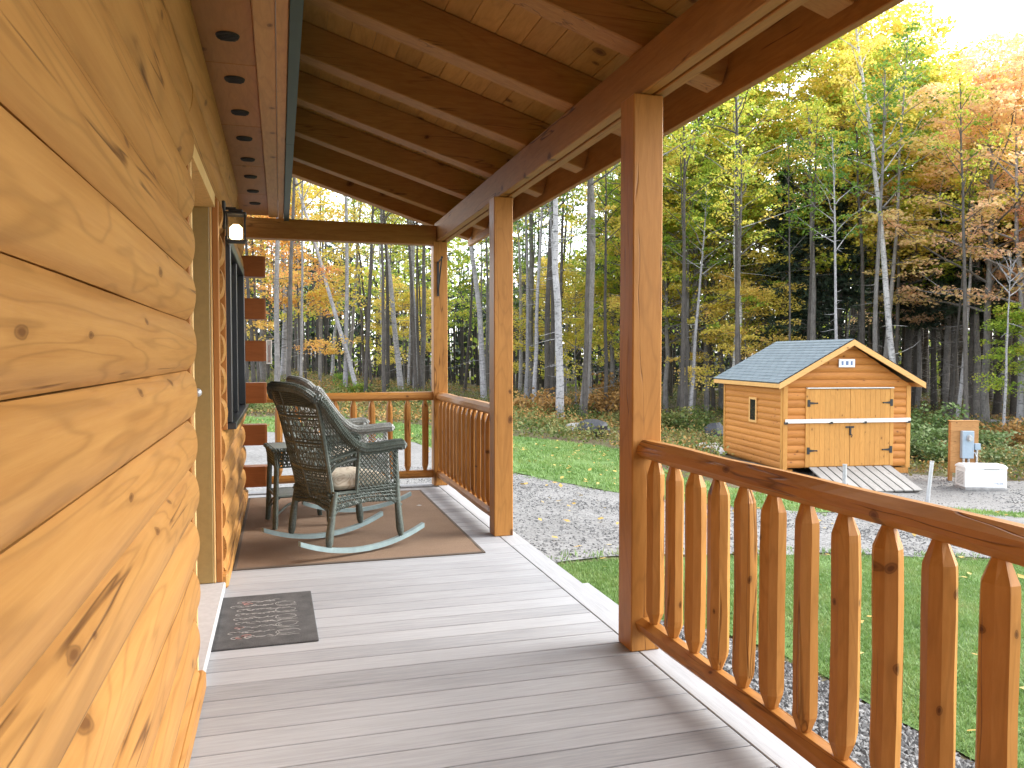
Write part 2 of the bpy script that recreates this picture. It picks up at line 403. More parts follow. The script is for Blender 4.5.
def mat_emit(name, c, s):
    t = NT(name); t.set(Base_Color=(.8, .75, .6), Emission_Color=c, Emission_Strength=s); return t.m
M['bulb'] = mat_emit('lit_lamp_glass', (1.0, .70, .36), 1.6)
def mat_clear():
    t = NT('clear_lamp_glass'); t.set(Base_Color=(.95, .93, .88), Roughness=.05, IOR=1.2); t.b.inputs['Transmission Weight'].default_value = 1; return t.m
M['clear'] = mat_clear()
M['signblue'] = plain('sign_blue_print', (.14, .20, .36), .6)

# ------------------------------------------------------------------ terrain
def gz(x, y):
    t = min(max(x - 1.5, 0), 16.5)
    z = -.62 - .085 * t
    z -= .30 * math.exp(-((x - 13.5) ** 2 + (y - 14.5) ** 2) / (2 * 1.8 ** 2))
    d = math.hypot(x, y)
    k = min(max((d - 24) / 30, 0), 1)
    z += .35 * k * k + (.10 * mnoise.noise((x * .18, y * .18, 3.1)) * min(1, max(0, (d - 18) / 8)))
    return z + .02 * mnoise.noise((x * .7, y * .7, 0))
CY, SY = math.cos(math.atan(232 / 800)), math.sin(math.atan(232 / 800))
def from_view(u, Zc):
    """plan position at depth Zc along the bearing of column u"""
    Xc = (u - 512) / 800 * Zc
    return Xc * CY + Zc * SY, -Xc * SY + Zc * CY
def on_ground(u, v):
    Zc = 20.0
    for _ in range(30):
        x, y = from_view(u, Zc); Zc = (H - gz(x, y)) * 800 / max(v - 355, 8)
    return x, y, Zc
def sheet(name, poly, mat, dz, step=.5, wob=.12, kind='structure', seed=0):
    pts = []
    n = len(poly)
    for i in range(n):
        a, b = Vector(poly[i]), Vector(poly[(i + 1) % n]); k = max(1, int((b - a).length / .3))
        for j in range(k):
            p = a.lerp(b, j / k); q = (p.x * 1.7, p.y * 1.7, seed)
            pts.append(p + Vector((mnoise.noise(q), mnoise.noise((q[1], q[0], seed + 5)))) * wob)
    nb = len(pts); edges = [(i, (i + 1) % nb) for i in range(nb)]
    xs = [p.x for p in pts]; ys = [p.y for p in pts]
    gx = np.arange(min(xs) + step / 2, max(xs), step); gy = np.arange(min(ys) + step / 2, max(ys), step)
    for X in gx:
        for Y in gy: pts.append(Vector((X + random.uniform(-.1, .1), Y + random.uniform(-.1, .1))))
    vo, eo, fo, *_ = delaunay_2d_cdt(pts, edges, [list(range(nb))], 1, 1e-5)
    mb = MB(); mb.add([(p.x, p.y, gz(p.x, p.y) + dz) for p in vo], fo)
    o = mb.build(name, mat, smooth=True); 
    for p in o.data.polygons:
        if p.normal.z < 0: p.flip()
    return tag(o, kind=kind)
def inside(poly, X, Y):
    r = np.zeros(len(X), bool); n = len(poly)
    for i in range(n):
        x0, y0 = poly[i]; x1, y1 = poly[(i + 1) % n]
        if y0 == y1: continue
        c = ((y0 > Y) != (y1 > Y)) & (X < (x1 - x0) * (Y - y0) / (y1 - y0) + x0)
        r ^= c
    return r
# one ground sheet out to the horizon: fine near, coarse far
def ground():
    xs = sorted(set(list(np.arange(-40, 81, 1.0)) + [-400, -250, -150, -100, -70, -50, 95, 120, 160, 250, 400]))
    ys = sorted(set(list(np.arange(-10, 91, 1.0)) + [-300, -150, -60, -30, 110, 150, 220, 320, 450]))
    mb = MB(); nx = len(xs)
    mb.v = [(x, y, gz(x, y) - .008) for y in ys for x in xs]
    mb.f = [(j * nx + i, j * nx + i + 1, (j + 1) * nx + i + 1, (j + 1) * nx + i) for j in range(len(ys) - 1) for i in range(nx - 1)]; mb.mi = [0] * len(mb.f)
    return tag(mb.build('ground', M['ground'], smooth=True), kind='structure')
ground()
DRIVE = [(-30, 8.6), (-8, 8.3), (1.2, 8.25), (1.8, 7.7), (2.35, 7.15), (2.75, 7.35), (3.6, 7.6), (5.97, 7.85), (8.4, 7.75), (14, 7.4), (30, 6.0), (44, 5), (44, 10), (30, 10.5), (20, 10.9), (14, 11.3), (12.3, 11.3), (8.1, 10.7), (6.2, 11.0), (5.15, 12.0), (4.1, 13.6), (3.4, 16), (3.0, 18.6), (-.5, 21), (-6, 23), (-30, 25)]
PAD = [(8.5, 12.0), (10, 12.0), (12.3, 12.2), (16, 12.3), (20, 12.6), (30, 12.8), (30, 15.5), (20, 16.2), (17.3, 17.0), (15.6, 17.6), (14, 18.4), (12.5, 18.2), (11.2, 19.2), (10.6, 18.4), (9.7, 17.2), (8.6, 14.2)]
LAWN = [(-6, 23.1), (-.5, 21.1), (3.05, 18.7), (3.45, 16.1), (4.15, 13.7), (5.2, 12.1), (6.25, 11.1), (8.1, 10.8), (12.3, 11.4), (14, 11.4), (20, 11.0), (30, 10.6), (30, 12.7), (20, 12.5), (16, 12.2), (12, 12.1), (10, 11.9), (8.4, 12.0), (7.7, 14.3), (8.2, 17.0), (8.8, 19.2), (8.6, 20.9), (6.7, 22.1), (3.2, 24.5), (-2, 26.5), (-8, 28)]
NEAR = [(3.42, -6), (3.42, 3), (3.34, 4.4), (3.12, 5.2), (2.45, 5.85), (2.12, 6.4), (2.36, 7.08), (2.77, 7.26), (3.6, 7.5), (5.97, 7.75), (8.4, 7.65), (14, 7.3), (30, 5.9), (44, 4.9), (44, -6)]
STRIP = [(1.3, -6), (1.3, 7.9), (1.8, 7.6), (2.3, 7.12), (2.07, 6.4), (2.40, 5.85), (3.07, 5.2), (3.29, 4.4), (3.37, 3), (3.37, -6)]
sheet('lawn', LAWN, M['lawn'], .004, .8, .15, seed=1)
sheet('near_lawn', NEAR, M['lawn'], .004, .8, .10, seed=2)
sheet('gravel_driveway', DRIVE, M['gravel'], .008, .8, .16, seed=3)
sheet('gravel_pad', PAD, M['gravel'], .010, .8, .16, seed=4)
sheet('gravel_strip', STRIP, M['pebble'], .006, .5, .06, seed=5)

def scatter(poly, n, bounds=None):
    xs = [p[0] for p in poly]; ys = [p[1] for p in poly]
    x0, x1, y0, y1 = bounds or (min(xs), max(xs), min(ys), max(ys))
    X = RNG.uniform(x0, x1, n); Y = RNG.uniform(y0, y1, n); k = inside(poly, X, Y)
    return X[k], Y[k]
def gzv(X, Y): return np.array([gz(float(a), float(b)) for a, b in zip(X, Y)])
# visible window of the camera in plan (a little wider), to place fine stuff only where it can be seen
def in_view(X, Y, m=.35):
    Zc = X * SY + Y * CY; Xc = X * CY - Y * SY
    t = Xc / np.maximum(Zc, .01)
    return (Zc > .3) & (t > -.66 - m) & (t < .64 + m)
def grass(name, poly, n, h, w, bounds, blades=4):
    X, Y = scatter(poly, n, bounds); k = in_view(X, Y); X, Y = X[k], Y[k]
    # thin worn patches
    den = np.array([mnoise.noise((float(a) * .9, float(b) * .9, 9)) for a, b in zip(X, Y)])
    k = den > RNG.uniform(-.75, .0, len(X)); X, Y = X[k], Y[k]
    Z = gzv(X, Y) + .004
    V = []
    for _ in range(blades):
        a = RNG.uniform(0, 2 * np.pi, len(X)); l = RNG.uniform(.2, .9, len(X)) * h; hh = h * RNG.uniform(.4, 1.1, len(X)); ww = w * RNG.uniform(.6, 1.2, len(X))
        ox = X + RNG.normal(0, h * .35, len(X)); oy = Y + RNG.normal(0, h * .35, len(X))
        ca, sa = np.cos(a), np.sin(a)
        p0 = np.stack([ox - sa * ww, oy + ca * ww, Z], 1); p1 = np.stack([ox + sa * ww, oy - ca * ww, Z], 1)
        p2 = np.stack([ox + ca * l, oy + sa * l, Z + hh], 1)
        V.append(np.stack([p0, p1, p2], 1))
    V = np.concatenate(V).reshape(-1, 3)
    return tag(np_obj(name, V, 3, M['blade']), 'short green grass', 'grass', kind='stuff')
g1 = grass('grass', NEAR, 150000, .042, .0038, (2.0, 14, -.6, 8.0), 4); g1['label'] = 'bright green mown grass beside the porch railing'
g2 = grass('grass', LAWN, 75000, .07, .012, (-6, 26, 9.9, 27), 3); g2['label'] = 'bright green lawn grass across the gravel drive'
def edge_grass():
    X, Y = scatter(DRIVE, 60000, (1.5, 14, 6.8, 14)); k = in_view(X, Y); X, Y = X[k], Y[k]
    a = RNG.uniform(0, 6.28, len(X)); q = RNG.uniform(.05, .42, len(X)); k = inside(NEAR, X + q * np.cos(a), Y + q * np.sin(a)) | inside(LAWN, X + q * np.cos(a), Y + q * np.sin(a)); X, Y = X[k], Y[k]
    Z = gzv(X, Y) + .006; V = []
    for _ in range(4):
        a = RNG.uniform(0, 6.28, len(X)); w = RNG.uniform(.004, .009, len(X)); h = RNG.uniform(.02, .07, len(X)); ox = X + RNG.normal(0, .03, len(X)); oy = Y + RNG.normal(0, .03, len(X)); c, s_ = np.cos(a), np.sin(a)
        V.append(np.stack([np.stack([ox - s_ * w, oy + c * w, Z], 1), np.stack([ox + s_ * w, oy - c * w, Z], 1), np.stack([ox + c * h * .7, oy + s_ * h * .7, Z + h], 1)], 1))
    tag(np_obj('edge_grass', np.concatenate(V).reshape(-1, 3), 3, M['blade']), 'ragged grass tufts creeping over the gravel drive edges', 'grass', kind='stuff')
edge_grass()
def pebbles(name, poly, n, s0, s1, bounds, label):
    X, Y = scatter(poly, n, bounds); k = in_view(X, Y); X, Y = X[k], Y[k]; Z = gzv(X, Y) + .008
    base = np.array([(1, 0, 0), (-1, 0, 0), (0, 1, 0), (0, -1, 0), (0, 0, 1), (0, 0, -1)], float)
    tri = np.array([(0, 2, 4), (2, 1, 4), (1, 3, 4), (3, 0, 4), (2, 0, 5), (1, 2, 5), (3, 1, 5), (0, 3, 5)])
    N = len(X); S = RNG.uniform(s0, s1, (N, 1, 1)) * RNG.uniform(.6, 1.3, (N, 1, 3)); S[..., 2] *= .6
    a = RNG.uniform(0, 6.28, N); P = base[None] * S + RNG.normal(0, .12, (N, 6, 3)) * S
    c, s = np.cos(a)[:, None], np.sin(a)[:, None]
    x = P[..., 0] * c - P[..., 1] * s; y = P[..., 0] * s + P[..., 1] * c
    P = np.stack([x + X[:, None], y + Y[:, None], P[..., 2] + Z[:, None]], 2)
    me = bpy.data.meshes.new(name)
    F = (tri[None] + (np.arange(N) * 6)[:, None, None]).reshape(-1, 3)
    me.from_pydata(P.reshape(-1, 3).tolist(), [], F.tolist()); me.materials.append(M['stones'])
    o = bpy.data.objects.new(name, me); COL.objects.link(o)
    return tag(o, label, 'gravel', kind='stuff')
pebbles('loose_pebbles', STRIP, 26000, .010, .026, (1.6, 3.4, .5, 7.8), 'loose grey pebbles in the drip strip along the deck edge')
pebbles('loose_gravel', DRIVE, 30000, .008, .022, (1.2, 10, 5.4, 14), 'loose pale gravel on the driveway beyond the porch')
pebbles('loose_gravel', PAD, 9000, .012, .035, (8.4, 21, 11.2, 18), 'loose grey gravel round the ramp and the white generator')

# ------------------------------------------------------------------ log cabin
cabin = thing('log_cabin', 'honey coloured log cabin wall on the left with door recess, black window, green edged eave', 'log cabin', (-.34, 3.2, -.62))
CB = cabin.location.copy()
def part(mb, name, mat, parent, **kw):
    o = mb.build(name, mat, parent, **kw)
    o.matrix_parent_inverse = Matrix.Translation(-Vector(parent.location)) if parent.parent is None else o.matrix_parent_inverse
    return o
def cab(mb, name, mat, smooth=False): return part(mb, name, mat, cabin, smooth=smooth)
SEAM = [-.067 + .187 * i for i in range(15)]        # top seam 2.551
def log_strip(mb, y0, y1, z0, z1, seedk, x0=-.335, b=.036, tz0=None, tz1=None):
    """one round-faced log course: bulging, slightly wavy"""
    n = 9; ys = np.arange(y0, y1 + 1e-6, max(.12, (y1 - y0) / max(1, round((y1 - y0) / .35)))); ys[-1] = y1
    rings = []
    for y in ys:
        r = []
        wv = .004 * mnoise.noise((y * 1.3, seedk * 3.7, 0)); wb = 1 + .10 * mnoise.noise((y * .8, seedk * 1.9, 4))
        for k in range(n):
            t = k / (n - 1); z = z0 + .0015 + (z1 - z0 - .003) * t
            s = math.sin(math.pi * t) ** .5
            x = x0 + b * wb * s + wv * s
            r.append((x, y, z + wv * .6))
        r.append((x0 - .10, y, z1 - .002)); r.append((x0 - .10, y, z0 + .002))
        rings.append(r)
    mb.rings(rings)
wall = MB()
for i in range(14):
    z0, z1 = SEAM[i], SEAM[i + 1]
    if i == 0: z0 = .0
    log_strip(wall, -2.9, 3.215, z0, z1, i)
    if z1 < .90 or z0 > 1.98: log_strip(wall, 4.735, 7.62, z0, z1, i + 20)
    else:
        log_strip(wall, 4.735, 4.965, z0, z1, i + 40); log_strip(wall, 6.93, 7.62, z0, z1, i + 60)
    if z0 > 2.15: log_strip(wall, 3.216, 4.734, z0, z1, i + 80)
cab(wall, 'log_wall', M['log'], True)
b_ = MB(); b_.cbox(-.345, -.286, -3.0, 3.27, .004, .085, .012); b_.cbox(-.345, -.286, 4.66, 7.6, .004, .085, .012)
cab(b_, 'base_trim', M['log'])
# proud top log with a scalloped end
p_ = MB(); rr = []
for y in list(np.arange(-3, 5.9, .5)) + [5.9, 6.0, 6.06, 6.1]:
    k = 1 if y < 5.85 else max(.15, 1 - ((y - 5.85) / .28) ** 2)
    ring = []
    for q in range(14):
        a = math.pi * (-.5 + q / 13)
        ring.append((-.345 + .075 * k ** .3 * math.cos(a) ** .7 if abs(math.cos(a)) > 1e-6 else -.345, y, 2.425 + .125 * (k if a < 0 else 1) * math.sin(a) + .005 * mnoise.noise((y * 2, q, 1))))
    rr.append(ring)
p_.rings(rr); cab(p_, 'top_log', M['log'], True)
# crossing-log tails at the corner
for i in range(1, 12, 2):
    t_ = MB(); z0, z1 = SEAM[i] + .002, SEAM[i + 1] - .002
    ring0 = []
    rgs = []
    for x in (-.345, -.135, -.118):
        c = .0 if x < -.13 else .004
        r = [(x, 7.45 + c, z0 + c), (x, 7.60, z0 + c)]
        for q in range(1, 7):
            t = q / 7; r.append((x, 7.60 + .055 * math.sin(math.pi * t) ** .7, z0 + (z1 - z0) * t))
        r += [(x, 7.60, z1 - c), (x, 7.45 + c, z1 - c)]
        rgs.append(r)
    t_.rings(rgs); cab(t_, 'corner_log', M['tail'])
# cabin body behind the porch wall (closed, mostly unseen)
b_ = MB(); b_.box(-7.0, -.46, 7.455, 7.58, -.6, 2.55); b_.box(-7.0, -.46, -3.0, -2.9, -.6, 2.55); b_.box(-7.0, -6.9, -2.9, 7.455, -.6, 2.55); cab(b_, 'end_wall', M['log'])
b_ = MB(); b_.box(-.44, -.30, -3.0, 3.2, -.62, -.002); b_.box(-.44, -.36, 4.74, 7.58, -.62, -.002); cab(b_, 'foundation', M['stone'])
b_ = MB(); Mx = Matrix.Translation((.05, 0, 2.70)) @ Matrix.Rotation(R(33), 4, 'Y'); b_.box(-5.0, .03, -3.3, 7.8, 0, .05, Mx); cab(b_, 'main_roof', M['metalroof'])
# eave: soffit with round vents, boards, green drip edge
s_ = MB()
for k in range(11): s_.cbox(-.40, -.088, -3.2 + k * 1.0, -2.203 + k * 1.0 if k < 10 else 7.8, 2.59, 2.61, .003)
so = cab(s_, 'soffit', M['soff'])
for k in range(13):
    y = 1.35 + .53 * k
    if y > 7.3: break
    v_ = MB(); v_.tube([(-.19, y, 2.582), (-.19, y, 2.592)], [.044, .048], 18)
    o = v_.build('soffit_vent', M['vent'], so)
    g_ = MB()
    for q in range(-2, 3): g_.box(-.19 - math.sqrt(.042 ** 2 - (q * .015) ** 2), -.19 + math.sqrt(.042 ** 2 - (q * .015) ** 2), y + q * .015 - .002, y + q * .015 + .002, 2.579, 2.5818)
    o = g_.build('vent_slat', M['black'], so)
b_ = MB(); b_.cbox(-.087, -.004, -3.2, 7.8, 2.575, 2.612, .004); b_.cbox(-.002, .046, -3.2, 7.8, 2.566, 2.74, .004); cab(b_, 'eave_board', M['fasc'])
b_ = MB()
for y0, y1 in ((-3.2, 1.9), (1.904, 4.99), (4.994, 7.83)):
    b_.box(.048, .060, y0, y1, 2.552, 2.745); b_.box(.060, .094, y0, y1, 2.552, 2.558); b_.box(.0885, .094, y0, y1, 2.558, 2.60)
    b_.tube([(.091, y0, 2.603), (.091, y1, 2.603)], .007, 8)
cab(b_, 'drip_edge', M['green'])
# door recess
d_ = MB(); d_.cbox(-.47, -.322, 3.222, 3.248, .0, 2.15, .003); cab(d_, 'door_casing', M['casing'])
d_ = MB(); d_.cbox(-.47, -.313, 3.250, 3.266, .0, 2.15, .003); cab(d_, 'pale_casing', M['palecas'])
d_ = MB(); d_.cbox(-.52, -.362, 4.645, 4.70, .045, 2.15, .003); cab(d_, 'door_jamb', M['jamb'])
d_ = MB(); d_.cbox(-.360, -.350, 4.648, 4.70, .045, 2.15, .002); cab(d_, 'pale_casing', M['palecas'])
d_ = MB(); d_.cbox(-.348, -.316, 4.652, 4.732, .045, 2.15, .003); cab(d_, 'door_casing', M['casing'])
d_ = MB(); d_.box(-.52, -.33, 3.27, 4.644, 2.10, 2.17); cab(d_, 'door_head', M['palecas'])
d_ = MB(); d_.cbox(-.52, -.302, 3.27, 4.73, .002, .043, .006); cab(d_, 'door_sill', M['concrete'])
dr = MB(); dr.cbox(-.53, -.488, 3.27, 4.64, .046, 2.098, .004)
for y0, y1 in ((3.42, 3.90), (3.98, 4.46)):
    for z0, z1 in ((.2, .9), (1.0, 1.9)): dr.cbox(-.489, -.478, y0, y1, z0, z1, .006)
door = cab(dr, 'door', M['casing'])
k_ = MB(); k_.tube([(-.49, 4.56, 1.10), (-.445, 4.56, 1.10)], [.012, .010], 10); k_.ball((-.425, 4.56, 1.10), .024, 12, 8)
o = k_.build('door_knob', M['steel'], door, smooth=True)
# window
w_ = MB()
x0, x1 = -.40, -.272
w_.cbox(x0, x1, 5.00, 5.06, .90, 2.0, .004); w_.cbox(x0, x1, 6.84, 6.90, .90, 2.0, .004); w_.cbox(x0, x1, 5.06, 6.84, 1.94, 2.0, .004); w_.cbox(x0, x1 + .022, 4.99, 6.91, .86, .898, .004)
for y in (5.94,): w_.cbox(x0, x1 - .012, y - .03, y + .03, .902, 1.938, .003)
for y in (5.075,): w_.cbox(x0, x1 - .02, y - .018, y + .018, .902, 1.938, .003)
wf = cab(w_, 'window', M['winframe'])
w_ = MB()
for y0, y1 in ((5.095, 5.909), (5.971, 6.839)): w_.box(-.375, -.362, y0, y1, .905, 1.935)
o = w_.build('window_pane', M['glass'], wf)
c_ = MB(); c_.cbox(-.40, -.30, 4.968, 4.987, .86, 2.05, .003); c_.cbox(-.40, -.30, 6.912, 6.928, .86, 2.05, .003); c_.cbox(-.40, -.30, 4.968, 6.928, 2.003, 2.045, .003); cab(c_, 'window_casing', M['casing'])

# ------------------------------------------------------------------ porch
porch = thing('covered_porch', 'covered timber porch with grey deck boards, square posts, raftered roof and log railings', 'porch', (0, 3.2, 0))
def por(mb, name, mat, smooth=False, parent=None):
    o = mb.build(name, mat, parent or porch, smooth=smooth)
    o.matrix_parent_inverse = Matrix.Translation(-Vector(porch.location)); return o
d_ = MB(); y = 3.59 - .1435 * 43
while y < 7.75:
    d_.cbox(-.36, 1.498, y + .0015, min(y + .1385, 7.83), -.025, 0, .0022); y += .1435
por(d_, 'deck_boards', M['deckx'])
b_ = MB()
for y0, y1 in ((-2.6, 1.2), (1.203, 5.2), (5.203, 8.0)): b_.cbox(1.5025, 1.645, y0, y1, -.025, .0005, .003)
b_.cbox(-.36, 1.4985, 7.835, 8.0, -.025, .0005, .003); por(b_, 'border_board', M['decky'])
b_ = MB(); b_.box(1.60, 1.630, -3, 7.97, -.30, -.027); b_.box(-.36, 1.598, 7.94, 7.97, -.30, -.027)
for yy in np.arange(-2.9, 7.9, .41): b_.box(-.35, 1.598, yy, yy + .038, -.2, -.027)
b_.box(-.355, 1.59, -3, 7.93, -.235, -.205); por(b_, 'deck_frame', M['bark_dark'])
b_ = MB()
for x0, z in ((1.648, -.195), (1.935, -.40)):
    b_.cbox(x0, x0 + .14, 3.42, 4.86, z - .025, z, .003); b_.cbox(x0 + .144, x0 + .285, 3.42, 4.86, z - .025, z, .003)
    for yy in (3.46, 4.78): b_.box(x0, x0 + .27, yy, yy + .04, -.72, z - .027)
por(b_, 'step', M['decky'])
PY = [.85, 3.17, 5.49, 7.81]
for y in [-1.47] + PY:
    p_ = MB(); p_.cbox(1.461, 1.600, y, y + .14, .001, 2.418, .005); por(p_, 'post', M['postw'])
for x0, x1, z1 in ((1.497, 1.552, 2.612), (1.566, 1.621, 2.572)):
    b_ = MB(); b_.cbox(x0, x1, -2.7, 7.955, 2.42, z1, .004); por(b_, 'beam', M['beam'])
b_ = MB(); b_.cbox(-.335, 1.494, 7.815, 7.945, 2.385, 2.572, .005); por(b_, 'header_beam', M['raft'])
SL = .315                               # roof fall, z = 2.617 at the beam
def rz_(x): return 2.617 + (1.5 - x) * SL
ang = math.atan(SL)
RM = Matrix.Translation((1.5, 0, 2.617)) @ Matrix.Rotation(ang, 4, 'Y')
ca = math.cos(ang)
ys_r = [3.18 + .842 * k for k in range(-7, 6)] + [8.08]
for y in ys_r:
    r_ = MB(); r_.cbox(-1.5 / ca - 1.0, .42 / ca - .03, y, y + .135, .002, .188, .005, RM); por(r_, 'rafter', M['raft'])
r_ = MB(); x = -2.6
while x < .46:
    r_.cbox(x, min(x + .1385, .46), -2.8, 8.30, .190, .208, .0025, RM); x += .140
por(r_, 'roof_planks', M['rdeck'])
r_ = MB(); r_.box(-2.62, .50, -2.82, 8.32, .2085, .235, RM); por(r_, 'metal_roofing', M['metalroof'])
f_ = MB(); f_.cbox(1.92, 1.958, -2.8, 8.3, 2.447, 2.70, .003); por(f_, 'fascia', M['beam'])
f_ = MB(); f_.box(1.959, 1.972, -2.82, 8.32, 2.50, 2.72); por(f_, 'roof_edge', M['green'])

def hewn(mb, p0, p1, rx, rz, seed, n=8, seg=26, rough=.08, flat=0):
    """hand-peeled log rail between two points: many-sided, wavy"""
    p0, p1 = Vector(p0), Vector(p1); d = (p1 - p0).normalized(); side = d.cross(Vector((0, 0, 1))); up = Vector((0, 0, 1)); rg = []
    for i in range(seg + 1):
        t = i / seg; p = p0.lerp(p1, t); ring = []
        for k in range(n):
            a = 2 * math.pi * (k + .5) / n
            w = 1 + rough * mnoise.noise((t * (p1 - p0).length * 2.2, math.cos(a) * 1.2 + seed * 5, math.sin(a) * 1.2))*1.6
            s = math.sin(a)
            ring.append(p + side * math.cos(a) * rx * w + up * (s * rz * w))
        rg.append(ring)
    mb.rings(rg)
def baluster_mesh(seed, h=.755, r=.0395):
    mb = MB(); rg = []; zs = [(0, .42), (.022, .46), (.076, .97), (.10, 1), (h * .3, 1.03), (h * .5, 1.0), (h * .72, 1.02), (h - .105, 1), (h - .084, .97), (h - .028, .47), (h, .44)]
    rs = random.Random(seed); kx = [rs.uniform(.90, 1.10) for _ in range(8)]; lean = (rs.uniform(-.006, .006), rs.uniform(-.006, .006))
    for z, k in zs:
        ring = []
        for q in range(8):
            a = 2 * math.pi * (q + .5) / 8 + .12 * seed
            w = kx[q] if .08 < z < h - .08 else 1
            w *= 1 + .05 * mnoise.noise((z * 4, q * 1.7, seed * 9.1))
            ring.append((r * k * w * math.cos(a) + lean[0] * math.sin(z / h * 3.14), r * k * w * math.sin(a) + lean[1] * math.sin(z / h * 3.14), z))
        rg.append(ring)
    mb.rings(rg); me = mb.mesh('baluster'); me.materials.append(M['balu']); return me
BAL = [baluster_mesh(s) for s in range(6)]
def railing(x0, y0, x1, y1, first, pitch, count, thick, mat, seed, r=1.0):
    rail = empty('railing', ((x0 + x1) / 2, (y0 + y1) / 2 - 3.2, .1), 0, porch)
    def sub(mb, nm):
        o = mb.build(nm, mat, rail); o.matrix_parent_inverse = Matrix.Translation(-Vector((rail.location.x, rail.location.y + 3.2, .1))); return o
    m = MB(); hewn(m, (x0, y0, .893), (x1, y1, .893), thick, .043, seed, 8, 30, .10); sub(m, 'top_rail')
    m = MB(); hewn(m, (x0, y0, .115), (x1, y1, .115), thick * .92, .040, seed + 1, 8, 30, .10); sub(m, 'bottom_rail')
    L = math.hypot(x1 - x0, y1 - y0)
    for k in range(count):
        t = (first + pitch * k) / L
        o = bpy.data.objects.new('baluster', BAL[(k + seed) % 6]); COL.objects.link(o); o.parent = rail
        o.location = (x0 + (x1 - x0) * t - rail.location.x, y0 + (y1 - y0) * t - 3.2 - rail.location.y, .125 - .1)
        o.rotation_euler = (0, 0, random.uniform(0, 6.28)); o.scale = (r, r, 1)
railing(1.53, 3.172, 1.53, .988, .09, .1695, 13, .050, M['railw'], 3)
railing(1.53, 7.812, 1.53, 5.628, .085, .1695, 13, .050, M['railw'], 11)
railing(-.125, 7.88, 1.463, 7.88, .11, .1745, 9, .040, M['railx'], 20, .86)
railing(1.53, .85, 1.53, -1.332, .09, .1695, 13, .050, M['railw'], 31)

# ------------------------------------------------------------------ small things on the porch
# lantern
lan = thing('wall_lantern', 'small lit black framed lantern on the log wall above the window', 'lantern', (-.30, 4.88, 1.955)); lan.scale = (.88, .88, .88)
l_ = MB()
cx, cy = .075, 0.0; w = .055
for sx in (-1, 1):
    for sy in (-1, 1): l_.box(cx + sx * w - .004, cx + sx * w + .004, cy + sy * w - .004, cy + sy * w + .004, .0, .165)
l_.cbox(cx - .066, cx + .066, cy - .066, cy + .066, .165, .180, .004); l_.cbox(cx - .045, cx + .045, cy - .045, cy + .045, .180, .200, .006)
l_.box(cx - .060, cx + .060, cy - .060, cy + .060, -.010, .0)
l_.cbox(-.008, .012, -.05, .05, .08, .25, .004); l_.box(.012, cx, -.012, .012, .200, .216)
l_.build('lantern_frame', M['black'], lan)
l_ = MB()
for sx in (-1, 1): l_.box(cx + sx * (w - .001) - .0015, cx + sx * (w - .001) + .0015, cy - w + .005, cy + w - .005, .002, .163); l_.box(cx - w + .005, cx + w - .005, cy + sx * (w - .001) - .0015, cy + sx * (w - .001) + .0015, .002, .163)
l_.build('lantern_glass', M['clear'], lan)
l_ = MB(); l_.tube([(cx, cy, .006), (cx, cy, .02), (cx, cy, .085), (cx, cy, .105)], [.022, .040, .040, .020], 14); l_.build('lamp_shade', M['bulb'], lan, smooth=True)
# bracket
br = thing('plant_bracket', 'black triangular metal plant bracket screwed to the far corner post', 'bracket', (1.505, 7.806, 1.88))
b_ = MB(); b_.box(-.011, .011, -.006, 0, 0, .34); b_.tube([(0, -.006, .332), (0, -.15, .345), (0, -.20, .352)], .008, 6); b_.tube([(0, -.18, .344), (0, -.006, .03)], .007, 6); b_.ball((0, -.205, .358), .012, 8, 6)
b_.build('bracket_arm', M['black'], br)
# thermometer
th = thing('thermometer', 'slim white framed outdoor thermometer hung at the log corner', 'thermometer', (-.092, 7.46, 1.22))
b_ = MB(); b_.cbox(-.024, -.017, -.008, .008, 0, .215, .002); b_.cbox(.017, .024, -.008, .008, 0, .215, .002); b_.cbox(-.017, .017, -.008, .008, .206, .215, .002); b_.cbox(-.017, .017, -.008, .008, 0, .009, .002); b_.box(-.05, -.024, -.004, .004, .10, .115); b_.build('thermometer_frame', M['white'], th)
b_ = MB(); b_.box(-.0168, .0168, -.003, .003, .0092, .2058); b_.build('dial_plate', M['steel'], th)
b_ = MB(); b_.tube([(0, -.005, .03), (0, -.005, .17)], .003, 6); b_.ball((0, -.005, .026), .006, 8, 6); b_.build('glass_tube', M['matred'], th)
# rug
rug = thing('area_rug', 'large brown woven rug under the wicker rocking chairs', 'rug', (.50, 6.31, 0))
b_ = MB(); nx, ny = 30, 44
vs = [(-.765 + 1.53 * i / nx, -1.24 + 2.48 * j / ny, .009 + .0022 * mnoise.noise((i * .25, j * .3, 2))) for j in range(ny + 1) for i in range(nx + 1)]
b_.add(vs, [(j * (nx + 1) + i, j * (nx + 1) + i + 1, (j + 1) * (nx + 1) + i + 1, (j + 1) * (nx + 1) + i) for j in range(ny) for i in range(nx)]); b_.box(-.764, .764, -1.239, 1.239, .001, .0055)
b_.build('rug_pile', M['rug'], rug, smooth=True, fix=False)
b_ = MB(); b_.cbox(-.785, -.764, -1.26, 1.26, .001, .010, .002); b_.cbox(.764, .785, -1.26, 1.26, .001, .010, .002); b_.cbox(-.764, .764, -1.26, -1.239, .001, .010, .002); b_.cbox(-.764, .764, 1.239, 1.26, .001, .010, .002); b_.build('rug_binding', M['rugedge'], rug)
